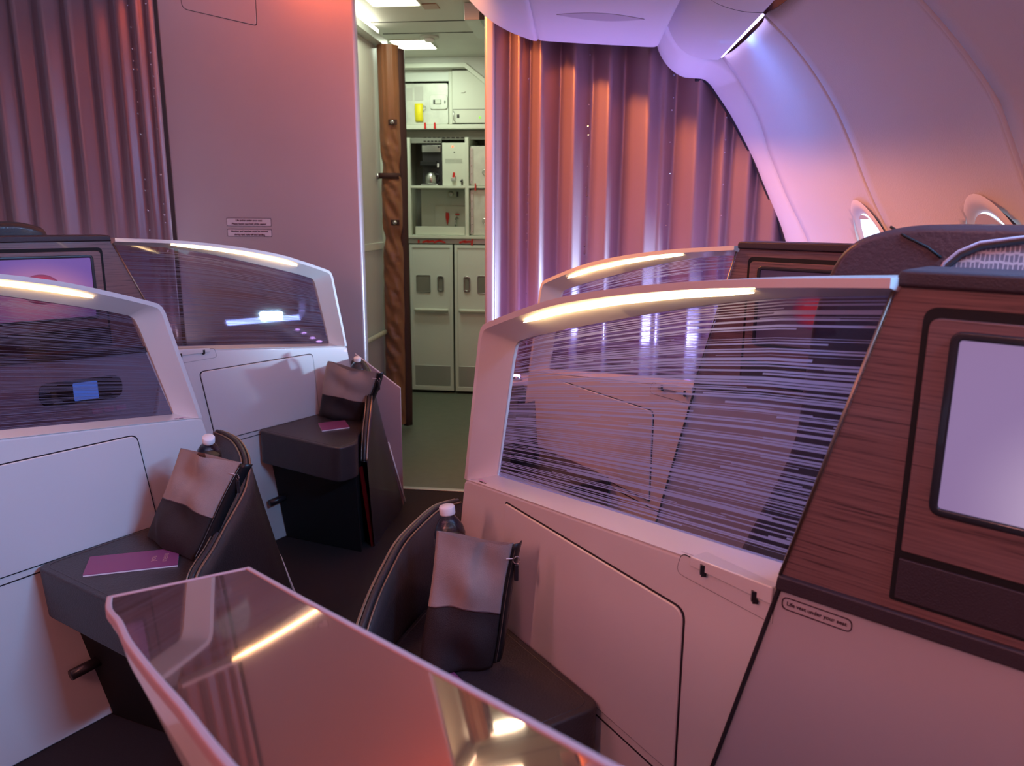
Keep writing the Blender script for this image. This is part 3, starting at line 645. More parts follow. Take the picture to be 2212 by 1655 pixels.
# coffee maker
e = empty('coffee_maker', (-1.24, GY+.1, 1.48), 'black coffee maker with steel pot in the open galley bay', 'coffee maker')
box('housing', (-1.312, GY+.06, 1.482), (-1.172, GY+.30, 1.765), 'black', e)
box('control_panel', (-1.308, GY+.035, 1.705), (-1.178, GY+.065, 1.752), 'steel', e)
bm = bmesh.new(); lathe(bm, [(.006, 0), (.006, .006), (0, .006)], lambda a, b, z: (-1.19+a, GY+.035-z, 1.74+b), 12); link('knob', bm, 'black', e)
box('brew_head', (-1.320, GY+.02, 1.615), (-1.205, GY+.06, 1.645), 'black_matt', e)
box('drip_tray', (-1.315, GY+.01, 1.481), (-1.195, GY+.06, 1.492), 'steel', e)
box('side_switch', (-1.205, GY+.045, 1.605), (-1.193, GY+.06, 1.632), 'white_pl', e)
e2 = empty('coffee_pot', (-1.25, GY+.05, 1.492), 'polished steel coffee pot on the tray of the coffee maker', 'pot')
bm = bmesh.new(); lathe(bm, [(.0, 0), (.040, 0), (.043, .01), (.041, .05), (.028, .075), (.016, .083), (0, .083)], lambda a, b, z: (-1.25+a, GY+.05+b, 1.493+z), 24); link('pot_body', bm, 'steel', e2, smooth=True)
bm = bmesh.new(); tube(bm, [(-1.212, GY+.05, 1.56), (-1.196, GY+.05, 1.555), (-1.192, GY+.05, 1.52), (-1.21, GY+.05, 1.505)], .005, 8); link('pot_handle', bm, 'black', e2, smooth=True)
# service panel right of it
e = empty('water_panel', (-1.09, GY+.04, 1.48), 'beige service panel with a red light and red tap lever', 'panel')
bo = box('panel_board', (-1.165, GY+.035, 1.482), (-1.002, GY+.05, 1.768), 'galley', e)
bm = bmesh.new(); lathe(bm, [(.006, 0), (.005, .004), (0, .005)], lambda a, b, z: (-1.092+a, GY+.035-z, 1.742+b), 14); link('red_lamp', bm, 'led_red', e, label='lit red indicator lamp')
bm = bmesh.new(); lathe(bm, [(.004, 0), (.004, .003), (0, .003)], lambda a, b, z: (-1.08+a, GY+.035-z, 1.705+b), 10); link('screw', bm, 'black', e)
for k in range(4): box('print_line', (-1.145, GY+.0342, 1.660-k*.008), (-1.025, GY+.0352, 1.6575-k*.008), 'galley_dark', bo, bevel=0)
box('tap_base', (-1.100, GY+.01, 1.512), (-1.072, GY+.035, 1.535), 'alu', e)
latch(-1.082, 1.548, e, y=GY+.02, h=.044, tilt=.15, wd=.018)
bm = bmesh.new(); bx(bm, (-1.026, GY+.03, 1.505), (.010, .01, .04)); bx(bm, (-1.030, GY+.028, 1.512), (.02, .012, .008)); link('small_catch', bm, 'black', e, bevel=.002)
# sink bay
e = empty('sink_tray', (-1.18, GY+.05, 1.14), 'pale tray front standing in the lower open galley bay', 'tray')
box('tray_front', (-1.362, GY+.02, 1.142), (-1.006, GY+.035, 1.200), 'galley', e); box('tray_base', (-1.362, GY+.03, 1.142), (-1.006, GY+.25, 1.150), 'galley', e)
e = empty('drain_valve', (-1.12, 5.69, 1.2), 'red valve handle and chrome faucet at the back of the sink bay', 'valve')
box('mounting_plate', (-1.28, 5.69, 1.145), (-1.0, 5.70, 1.345), 'galley_door', e)
bm = bmesh.new(); P = [(0, -.055), (.014, 0), (.012, .035), (-.010, .04), (-.012, 0)]; prism(bm, rpoly(P, .006), lambda a, b, d: (-1.185+a, 5.685-d, 1.26+b), 0, .012); link('valve_handle', bm, 'red', e, bevel=.002)
bm = bmesh.new(); bx(bm, (-1.110, 5.68, 1.285), (.03, .012, .012)); link('red_knob', bm, 'red', e, bevel=.003)
bm = bmesh.new(); tube(bm, [(-1.108, 5.69, 1.255), (-1.108, 5.65, 1.262), (-1.110, 5.62, 1.25), (-1.112, 5.62, 1.20)], .007, 10); link('faucet', bm, 'steel', e, smooth=True)
e = empty('service_outlet', (-1.16, 5.68, 1.43), 'round chrome outlet under the galley shelf', 'outlet')
box('outlet_plate', (-1.175, 5.64, 1.405), (-1.118, 5.65, 1.455), 'galley', e)
bm = bmesh.new(); lathe(bm, [(.02, 0), (.02, .012), (.012, .02), (0, .02)], lambda a, b, z: (-1.148+a, 5.64-z, 1.43+b), 18); link('outlet_ring', bm, 'steel', e, smooth=True)
box('outlet_switch', (-1.105, 5.63, 1.41), (-1.093, 5.65, 1.445), 'black', e)
# trolleys behind doors
def trolley(x0, x1, lab, flip):
    e = empty('galley_trolley', ((x0+x1)/2, GY+.02, 0), lab, 'trolley', 'galley trolley doors')
    z0, z1 = .02, 1.075; yf = GY
    ro = [(x0, z0), (x1, z0), (x1, z1), (x0, z1)]; ri = [(x0+.022, z0+.03), (x1-.022, z0+.03), (x1-.022, z1-.022), (x0+.022, z1-.022)]
    F = lambda x, z, d: (x, yf+d, z)
    bm = bmesh.new(); ring(bm, ro, ri, F, 0, .02); link('door_frame', bm, 'galley_door', e, bevel=.002)
    bm = bmesh.new(); prism(bm, [(x0+.015, z0+.02), (x1-.015, z0+.02), (x1-.015, z1-.015), (x0+.015, z1-.015)], F, .006, .02); link('door_panel', bm, 'galley_door', e)
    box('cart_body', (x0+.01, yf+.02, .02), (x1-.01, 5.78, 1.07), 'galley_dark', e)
    box('kick_plate', (x0+.026, yf+.002, .055), (x1-.026, yf+.007, .205), 'alu', e)
    m_ = lambda a: (x0+a) if not flip else (x1-a)
    wx = sorted((m_(.045), m_(.150)))
    wp = rpoly([(wx[0], .735), (wx[1], .735), (wx[1], .862), (wx[0], .862)], .012); cx, cz = (wx[0]+wx[1])/2, .7985
    wi = [((x-cx)*.90+cx, (z-cz)*.92+cz) for x, z in wp]
    bm = bmesh.new(); ring(bm, wp, wi, F, .001, .008); link('vent_frame', bm, 'steel', e, bevel=.001)
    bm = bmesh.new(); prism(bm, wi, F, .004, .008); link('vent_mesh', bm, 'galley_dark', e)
    hx = sorted((m_(.200), m_(.248))); hpz = rpoly([(hx[0], .745), (hx[1], .745), (hx[1], .858), (hx[0], .858)], .02, 6); cx, cz = (hx[0]+hx[1])/2, .8015
    hi = [((x-cx)*.62+cx, (z-cz)*.80+cz) for x, z in hpz]
    bm = bmesh.new(); ring(bm, hpz, hi, F, -.006, .008); link('latch_ring', bm, 'steel', e, bevel=.002)
    bm = bmesh.new(); prism(bm, hi, F, .001, .008); link('latch_pocket', bm, 'galley_dark', e)
    bm = bmesh.new(); tube(bm, [(x0+.035, yf-.008, .612), (x0+.05, yf-.012, .612), (x1-.05, yf-.012, .612), (x1-.035, yf-.008, .612)], .013, 10); link('bumper_bar', bm, 'galley', e, smooth=True)
trolley(-1.405, -1.092, 'grey galley trolley door on the left with vent window and bumper bar', False)
trolley(-1.080, -.767, 'grey galley trolley door on the right half hidden by the curtain post', True)

# ------------------------------------------------------------------ suites
# (origin, unit vector towards the aisle, unit normal towards the camera side, height shifts)
S = {
 'RF': dict(O=(.2306, .93), e=(-.643, .766), n=(-.766, -.643), dz=0., side='R'),
 'RB': dict(O=(.250, 2.10), e=(-.643, .766), n=(-.766, -.643), dz=-.014, side='R'),
 'LF': dict(O=(-1.486, 1.205), e=(.454, .891), n=(.891, -.454), dz=-.020, side='L'),
 'LB': dict(O=(-1.468, 2.41), e=(.454, .891), n=(.891, -.454), dz=-.022, side='L'),
}
def frame(s):
    q = S[s]; O, e, n = q['O'], q['e'], q['n']
    sh = .06 if s == 'LF' else 0.
    def F(U, z, W=0.):
        U = U+sh*max(0, 1.05-z)
        return (O[0]+U*e[0]+W*n[0], O[1]+U*e[1]+W*n[1], z)
    a = math.radians(14); d = (-e[0]*math.cos(a)-n[0]*math.sin(a), -e[1]*math.cos(a)-n[1]*math.sin(a)); m = (n[0]*math.cos(a)-e[0]*math.sin(a), n[1]*math.cos(a)-e[1]*math.sin(a))
    def T(t, z, W=0.): return (O[0]+t*d[0]+W*m[0], O[1]+t*d[1]+W*m[1], z)
    return F, T, Vector((*d, 0)), Vector((*m, 0))
TOPZ = [(-.10, 1.236), (.04, 1.225), (.178, 1.211), (.34, 1.188), (.494, 1.158), (.62, 1.122), (.712, 1.092)]
GTOP = [(-.092, 1.214), (.065, 1.197), (.223, 1.169), (.43, 1.121), (.60, 1.078), (.680, 1.054)]
def samp(P, n):
    q = cr_([(a, 0, b) for a, b in P], n-1); return [(v.x, v.z) for v in q]
def suite(s, lab, wood_t=1.0):
    q = S[s]; F, T, dv, mv = frame(s); dz = q['dz']; L = q['side'] == 'L'
    k0 = -.05 if L else 0.         # on the left suites the wood panel begins a little further back
    tz = lambda z: z+dz*max(0, min(1, (z-.80)/.2))
    root = empty('suite_partition', F(.3, 0, -.04), lab, 'partition', 'privacy partitions of the seats')
    # --- outlines with matching counts
    n1, n2, n3, n4 = 18, 6, 8, 18
    top = samp([(TOPZ[0][0]+k0, TOPZ[0][1])]+TOPZ[1:], n1)
    cor = [(.735, 1.083), (.745, 1.073), (.752, 1.058), (.756, 1.040), (.760, 1.02), (.764, 1.0)]
    side = [(.764+(.815-.764)*k/n3, 1.0-(1.0-.738)*k/n3) for k in range(1, n3+1)]
    bot = [(.80-.80*k/(n4-1), .739+(.834-.739)*(k/(n4-1))) for k in range(n4)]
    A = top+cor+side+bot
    gtop = samp([(GTOP[0][0]+k0, GTOP[0][1])]+GTOP[1:], n1)
    gcor = [(.686, 1.050), (.692, 1.044), (.696, 1.036), (.699, 1.028), (.702, 1.018), (.705, 1.008)]
    gside = [(.705+(.762-.705)*k/n3, 1.008-(1.008-.752)*k/n3) for k in range(1, n3+1)]
    gbot = [(.758-(.758-.008)*k/(n4-1), .750+(.846-.750)*(k/(n4-1))) for k in range(n4)]
    G = gtop+gcor+gside+gbot
    A = [(x, tz(z)) for x, z in A]; G = [(x, tz(z)) for x, z in G]
    nA = len(A); cx, cz = .35, .97
    def inset(P, dd):
        out = []
        for i in range(nA):
            if i >= nA-n4: out.append((min(P[i][0], .79), P[i][1]+.0015)); continue
            a, b = Vector(P[max(0, i-1)]), Vector(P[min(nA-1-n4, i+1)]); t = (b-a).normalized(); nn = Vector((t.y, -t.x))
            if (Vector((cx, cz))-Vector(P[i])).dot(nn) < 0: nn = -nn
            v = Vector(P[i])+nn*dd; out.append((v.x, v.y))
        out[0] = (P[0][0], P[0][1]-dd); return out
    B = inset(A, .011)
    loops = [(A, -.004), (A, 0), (B, .0), (G, -.05), (G, -.058), (B, -.082), (A, -.084), (A, -.080)]
    bm = bmesh.new(); V = [[bm.verts.new(F(x, z, W)) for x, z in LL] for LL, W in loops]; m_ = len(V)
    for a in range(m_):
        P, Q = V[a], V[(a+1) % m_]
        for i in range(nA-1):
            j = i+1; bm.faces.new((P[i], P[j], Q[j], Q[i]))
    bm.faces.new([L_[0] for L_ in V]); bm.faces.new([L_[-1] for L_ in V][::-1])
    o = link('window_frame', bm, 'shell', root, bevel=.0035, seg=3)
    # --- glass with UV following its outline
    bm = bmesh.new(); rows = []; nc = 44
    gt = [(x, tz(z)) for x, z in GTOP]; gt[0] = (gt[0][0]+k0, gt[0][1])
    for i in range(13):
        v = i/12; row = []
        for j in range(nc+1):
            h = j/nc; xl0, xr0 = -.092+k0, .684; xl1, xr1 = .008, .762
            x = (xl1+(xr1-xl1)*h)*(1-v)+(xl0+(xr0-xl0)*h)*v
            xt = xl0+(xr0-xl0)*h; xb = xl1+(xr1-xl1)*h
            zt = lerp_prof(gt, xt)+.004; zb = tz(.846-(.096)*(xb-.008)/.75)-.004
            row.append(F(x, zb+(zt-zb)*v, -.054))
        rows.append(row)
    grid(bm, rows); link('glass_pane', bm, 'glass_L' if L else 'glass_R', root)
    # --- warm light strip under the top rim
    bm = bmesh.new(); pts, rad = [], []
    u0, u1 = (.045, .575) if L else (.085, .605)
    for k in range(31):
        U = u0+(u1-u0)*k/30; zt = tz(lerp_prof(TOPZ, U))-.011; zg = tz(lerp_prof(GTOP, U)); fr = .30
        pts.append(F(U, zt+(zg-zt)*fr-.001, -.05*fr+.005)); rad.append(.0026*min(1, .25+min(k, 30-k)/4))
    tube(bm, pts, rad, 8); link('light_strip', bm, 'strip', root, smooth=True, label='lit warm white light strip')
    # --- lower wall
    W0 = [(0, .834), (.80, .739), (.817, .730), (.842, .60), (.872, .40), (.895, .18), (.905, 0), (.23, 0), (.16, .25), (.087, .52)]
    if L: W0 = [(-.02, .836), (.80, .739), (.817, .730), (.842, .60), (.872, .40), (.895, .18), (.905, 0), (-.15, 0), (-.10, .5)]
    bm = bmesh.new(); prism(bm, W0, lambda x, z, W: F(x, z, W), 0, -.08); wl = link('wall_panel', bm, 'shell', root, bevel=.006, seg=3)
    D0 = [(.112, .738), (.112, .475), (.625, .470), (.625, .734)] if L else [(.160, .732), (.160, .455), (.655, .470), (.644, .738)]
    if L: D0 = [(.105, .742), (.150, .478), (.640, .474), (.620, .732)]
    rp = rpoly(D0, [.020, 0.004, .004, .020 if L else .004]); c = (sum(p[0] for p in D0)/4, sum(p[1] for p in D0)/4)
    rg = [((x-c[0])*1.012+c[0], (z-c[1])*1.022+c[1]) for x, z in rp]
    bm = bmesh.new(); prism(bm, rg, F_(F), -.002, .0010); link('door_gap', bm, 'gap', root)
    bm = bmesh.new(); prism(bm, rp, F_(F), -.001, .0045); link('storage_door', bm, 'shell_door', root, bevel=.0022)
    sm = [(-.06 if L else .11, .4545 if L else .43), (.84, .4585 if L else .464)]
    bm = bmesh.new(); prism(bm, [sm[0], sm[1], (sm[1][0], sm[1][1]+.003), (sm[0][0], sm[0][1]+.003)], F_(F), -.002, .0008)
    link('wall_seam', bm, 'gap', root)
    # --- flip tray at the wood end of the ledge
    ft0, ft1 = (.008, .150)
    bm = bmesh.new(); prism(bm, rpoly([(ft0, .8365), (ft0, .812), (ft1, .808), (ft1, .823)], .003), F_(F), -.046, .006); link('flip_cover', bm, 'shell', root, bevel=.002)
    bm = bmesh.new(); prism(bm, rpoly([(ft0, .812), (ft0, .785), (ft1+.03, .785), (ft1+.02, .818)], [.002, .002, .015, .01]), F_(F), -.002, .0012); cs = link('cover_surround', bm, 'shell_door', root)
    bm = bmesh.new(); lp = rpoly([(ft0, .812), (ft0, .785), (ft1+.03, .785), (ft1+.02, .818)], [.002, .002, .015, .01]); ring(bm, [((x-.09)*1.014+.09, (z-.8)*1.06+.8) for x, z in lp], lp, F_(F), -.001, .0008); link('surround_seam', bm, 'gap', cs)
    for U in (.035, .125):
        bm = bmesh.new(); bx(bm, F(U, .813, .0065), (.006, .006, .014)); bx(bm, F(U-.003, .806, .0065), (.007, .005, .004)); link('hinge_clip', bm, 'black', root)
    bm = bmesh.new(); prism(bm, [(.152, -.006), (.178, -.006), (.178, -.034), (.152, -.034)], lambda a, b, d: F(a, .834-.119*a+.0022+d, b), 0, .001); link('grey_sticker', bm, 'satin', root)
    for k, (a, b) in enumerate(((.735, .775),)):
        bm = bmesh.new(); prism(bm, [(a, -.012), (b, -.012), (b, -.028), (a, -.028)], lambda x, y, d: F(x, .834-.119*x+.0024+d, y), 0, .0006); st = link('notice_sticker', bm, 'cream_sticker', root)
        for j, (x0, x1, y0, y1) in enumerate(((.737, .746, -.006, -.009), (.750, .762, -.006, -.009), (.738, .772, -.031, -.033))):
            bm = bmesh.new(); prism(bm, [(x0, y0), (x1, y0), (x1, y1), (x0, y1)], lambda x, y, d: F(x, .834-.119*x+.0026+d, y), 0, .0006); link('sticker_print', bm, 'ink', st)
    # --- wood monitor panel
    t0 = .15 if L else .098; W = .62; sh = .05 if L else 0
    zt = 1.226+(dz if L else dz*.8)
    bm = bmesh.new(); prism(bm, [(0, .857), (t0, zt), (W, zt), (W, .857)], lambda x, z, d: T(x, z, d), .002, -.05)
    wd = link('wood_panel', bm, 'wood', root, bevel=.0015)
    bm = bmesh.new(); prism(bm, rpoly([(t0-.002, zt), (t0+.002, zt+.018), (W, zt+.020), (W, zt)], [0, .006, .006, 0]), lambda x, z, d: T(x, z, d), .010, -.085); link('top_cap', bm, 'cap', root, bevel=.004, seg=3)
    bm = bmesh.new(); prism(bm, rpoly([(-.004, .838), (-.002, .858), (W, .868), (W, .846)], .004), lambda x, z, d: T(x, z, d), .010, -.05); link('lower_band', bm, 'cap', root, bevel=.003)
    bm = bmesh.new(); tube(bm, [T(-.001, .857, .004), T(t0-.002, zt, .004)], .0022, 6); link('edge_trim', bm, 'brass', root, smooth=True)
    # bay: dark groove round the monitor door, drawer flap
    gx0, gx1 = .127+sh, .127+sh+.365; dzz = zt-1.226
    gr = rpoly([(gx0, .872), (gx1, .872), (gx1, 1.207+dzz), (gx0, 1.207+dzz)], [.004, .004, .016, .016])
    bm = bmesh.new(); prism(bm, gr, T_(T), 0, .0035); gv = link('bay_groove', bm, 'black_matt', root)
    dr_ = rpoly([(gx0+.007, .934), (gx1-.006, .934), (gx1-.006, 1.196+dzz), (gx0+.007, 1.196+dzz)], [.003, .003, .012, .012])
    bm = bmesh.new(); prism(bm, dr_, T_(T), 0, .007); md = link('monitor_door', bm, 'wood', root, bevel=.0015)
    sx0, sx1, sz0, sz1 = .165+sh, .165+sh+.285, .994+dzz, 1.176+dzz
    bz = rpoly([(sx0-.009, sz0-.009), (sx1+.009, sz0-.009), (sx1+.009, sz1+.009), (sx0-.009, sz1+.009)], .014); scr = rpoly([(sx0, sz0), (sx1, sz0), (sx1, sz1), (sx0, sz1)], .004)
    bm = bmesh.new(); ring(bm, bz, scr, T_(T), .006, .011); link('bezel', bm, 'black', md, bevel=.002)
    bm = bmesh.new(); prism(bm, scr, T_(T), .0055, .008, uvs=lambda x, z: ((x-sx0)/(sx1-sx0) if not L else 1-(x-sx0)/(sx1-sx0), (z-sz0)/(sz1-sz0))); link('monitor_screen', bm, 'screen_L' if L else 'screen_RB' if s == 'RB' else 'screen_R', md, label='lit hazy purple monitor screen' if s == 'RF' else 'lit monitor with red ball picture')
    fl = rpoly([(gx0+.006, .876), (gx1-.006, .876), (gx1-.006, .925), (gx0+.006, .925)], .002)
    bm = bmesh.new(); prism(bm, fl, T_(T), 0, .007); link('drawer_flap', bm, 'cap', root, bevel=.0015)
    # lower lavender panel
    lowp = [(0, .840), (W, .846), (W, 0), (-.20 if not L else .1, 0), (-.076 if not L else .02, .53)]
    bm = bmesh.new(); prism(bm, lowp, T_(T), -.045, -.001); lw = link('lower_panel', bm, 'satin', root, bevel=.003)
    if not L:
        bm = bmesh.new(); tube(bm, [T(-.001, .840, .001), T(-.038, .687, .001), T(-.076, .53, .001), T(-.20, 0, .001)], .0028, 6); link('edge_gap', bm, 'gap', root)
    if s == 'RF':
        c0 = (.475, .68); R_ = .125
        bm = bmesh.new(); tube(bm, [T(c0[0]+R_*math.cos(a)*.8, c0[1]+R_*math.sin(a), -.0005) for a in [2*pi*k/48 for k in range(48)]], .0009, 6, True); link('round_hatch_seam', bm, 'gap', lw)
        lo = rpoly([(.003, .811), (.090, .811), (.090, .828), (.003, .828)], .008, 6); li = [((x-.0465)*.976+.0465, (z-.8195)*.88+.8195) for x, z in lo]
        bm = bmesh.new(); ring(bm, lo, li, T_(T), -.001, .0004); link('placard_outline', bm, 'ink', lw)
        text('lettering', 'Life vest under your seat', .0074, T(.0465, .8198, .0), dv, (0, 0, 1), 'ink', lw, bold=.0001)
    if s == 'LB':
        hb = rpoly([(.16, .70), (.40, .70), (.40, .775), (.16, .775)], .036, 8)
        bm = bmesh.new(); prism(bm, hb, T_(T), -.001, .008); hs = link('handset_recess', bm, 'black', root, bevel=.003)
        bm = bmesh.new(); prism(bm, rpoly([(.235, .708), (.305, .708), (.305, .765), (.235, .765)], .004), T_(T), .007, .011); link('handset_screen', bm, 'blue_screen', hs)
        for k in range(3):
            x0 = .185+k*.036
            bm = bmesh.new(); prism(bm, rpoly([(x0-.03, .655), (x0, .655), (x0, .672), (x0-.03, .672)], .001), T_(T), -.001, .001); link('small_placard', bm, 'cream_sticker', lw)
    return root
def F_(F): return lambda x, z, d: F(x, z, d)
def T_(T): return lambda x, z, d: T(x, z, d)
suite('RF', 'large white partition in the right foreground with striped glass and wood monitor panel')
suite('RB', 'farther right white partition seen behind the large one in front of the curtain')
suite('LF', 'near left white partition with dark striped glass cut by the left edge')
suite('LB', 'farther left white partition with red ball monitor below the bulkhead placards')

# ------------------------------------------------------------------ ottomans
RIM = [(.862, -.01, .665), (.845, .05, .668), (.80, .12, .660), (.755, .18, .650), (.70, .235, .632), (.65, .285, .608), (.60, .33, .575), (.56, .360, .535), (.525, .383, .485), (.50, .40, .43), (.485, .41, .385)]
BASE = [(.93, .03), (.955, .09), (.965, .145), (.90, .185), (.83, .222), (.76, .255), (.70, .285), (.65, .312), (.61, .332), (.58, .346), (.565, .354)]
RIM_LF = [(.86, -.01, .68), (.85, .06, .68), (.835, .12, .67), (.80, .19, .645), (.75, .235, .60), (.69, .275, .575), (.625, .315, .555), (.56, .35, .525), (.485, .393, .50), (.45, .41, .44), (.43, .42, .385)]
def ottoman(s, lab):
    F, T, dv, mv = frame(s); G3 = lambda a, b, z: F(a, z, b)
    root = empty('ottoman', F(.6, 0, .2), lab, 'ottoman', 'leather ottomans')
    # seat cushion
    P = rpoly([(.325, .008), (.335, .395), (.345, .435), (.42, .445), (.50, .370), (.60, .31), (.70, .22), (.78, .12), (.80, .008)], [.03, 0, .06, .05, 0, 0, 0, 0, .01], 6)
    bm = bmesh.new(); prism(bm, P, lambda a, b, d: G3(a, b, d), .350, .479); link('seat_cushion', bm, 'leather', root, bevel=.032, seg=6)
    bm = bmesh.new(); cxx, cyy = .55, .2
    tube(bm, [G3(cxx+(a-cxx)*.925, cyy+(b-cyy)*.925, .4780) for a, b in P], .0022, 6, True); link('seam_piping', bm, 'leather', root, smooth=True)
    # base
    P = [(.36, .004), (.43, .40), (.56, .345), (.70, .27), (.86, .12), (.87, .004)]
    bm = bmesh.new()
    vt = [bm.verts.new(G3(a if a > .5 else a+.02, b, .352)) for a, b in P]; vb = [bm.verts.new(G3(a if a > .5 else a+.075, b*.9, .0)) for a, b in P]
    bm.faces.new(vt); bm.faces.new(vb[::-1])
    for i in range(len(P)): j = (i+1) % len(P); bm.faces.new((vt[i], vt[j], vb[j], vb[i]))
    link('base', bm, 'black_matt', root, bevel=.004)
    bm = bmesh.new(); tube(bm, [G3(.44, .03, .185), G3(.345, .03, .180)], .014, 10); link('release_knob', bm, 'black', root, smooth=True)
    bm = bmesh.new(); prism(bm, [(.475, .36), (.50, .36), (.60, .0), (.565, .0)], lambda a, z, d: G3(a, .392-(a-.475)*.45+d, z), 0, .006); link('red_glow_strip', bm, 'red_glow', root)  # added strip, painted red to stand in for the red glow
    # wrap-around back shell
    rim = cr_(RIM_LF if s == 'LF' else RIM, 40); base = cr_([(a, b, 0) for a, b in BASE], 40)
    def layer(off, lift=0.):
        out = []
        for i, p in enumerate(rim):
            a = rim[max(0, i-1)]; b = rim[min(40, i+1)]; t = (b-a); nn = Vector((t.y, -t.x, 0)).normalized()
            if nn.dot(Vector((.55-p.x, .15-p.y, 0))) > 0: nn = -nn
            out.append((p, nn*off, lift))
        return out
    bm = bmesh.new(); rows = []
    for t in [k/10 for k in range(11)]:
        rows.append([Vector(G3(*(p*(1-t)+q*t+o_))) for (p, o_, _), q in zip(layer(.012), base)])
    inner = []
    for t in [0, .25, .5, .75, 1]:
        inner.append([Vector(G3(*(Vector((p.x, p.y, p.z*(1-t)+.37*t))-o_*1.2))) for (p, o_, _) in layer(.012)])
    grid(bm, inner[::-1]+rows); link('back_shell', bm, 'leather', root, smooth=True)
    for off, m_, rad in ((.011, 'brass', .0035), (.001, 'leather', .0065), (-.010, 'brass', .0022)):
        bm = bmesh.new(); tube(bm, [G3(*(p+o_+Vector((0, 0, .003)))) for p, o_, _ in layer(off)], rad, 8); link('edge_trim', bm, m_, root, smooth=True)
    if s == 'LF':
        bm = bmesh.new(); tube(bm, [G3(.93, .115, .30), G3(.972, .168, .02)], .0035, 6); link('white_trim', bm, 'white_pl', root, smooth=True)
    if s != 'LB': return root
    # aisle end fin
    bm = bmesh.new(); F3 = [(.86, .0, .70), (.975, .155, .545), (.975, .155, 0), (.90, .0, 0)]
    vs = [Vector(G3(*p)) for p in F3]; off = (vs[1]-vs[0]).cross(vs[2]-vs[1]).normalized()*.007
    A_ = [bm.verts.new(v+off) for v in vs]; B_ = [bm.verts.new(v-off) for v in vs]; bm.faces.new(A_); bm.faces.new(B_[::-1])
    for i in range(4): bm.faces.new((A_[i], A_[(i+1) % 4], B_[(i+1) % 4], B_[i]))
    link('aisle_fin', bm, 'plum', root, bevel=.002)
    bm = bmesh.new(); tube(bm, [G3(.93, .115, .30), G3(.972, .168, .02)], .0035, 6); link('white_trim', bm, 'white_pl', root, smooth=True)
    return root
ottoman('LF', 'dark leather ottoman of the near left seat with a long magenta menu on it')
ottoman('LB', 'dark leather ottoman of the farther left seat by the galley passage')
ottoman('RF', 'dark leather ottoman with curved backrest under the large right partition')
ottoman('RB', 'dark ottoman at the far right seat, mostly hidden behind the large partition')

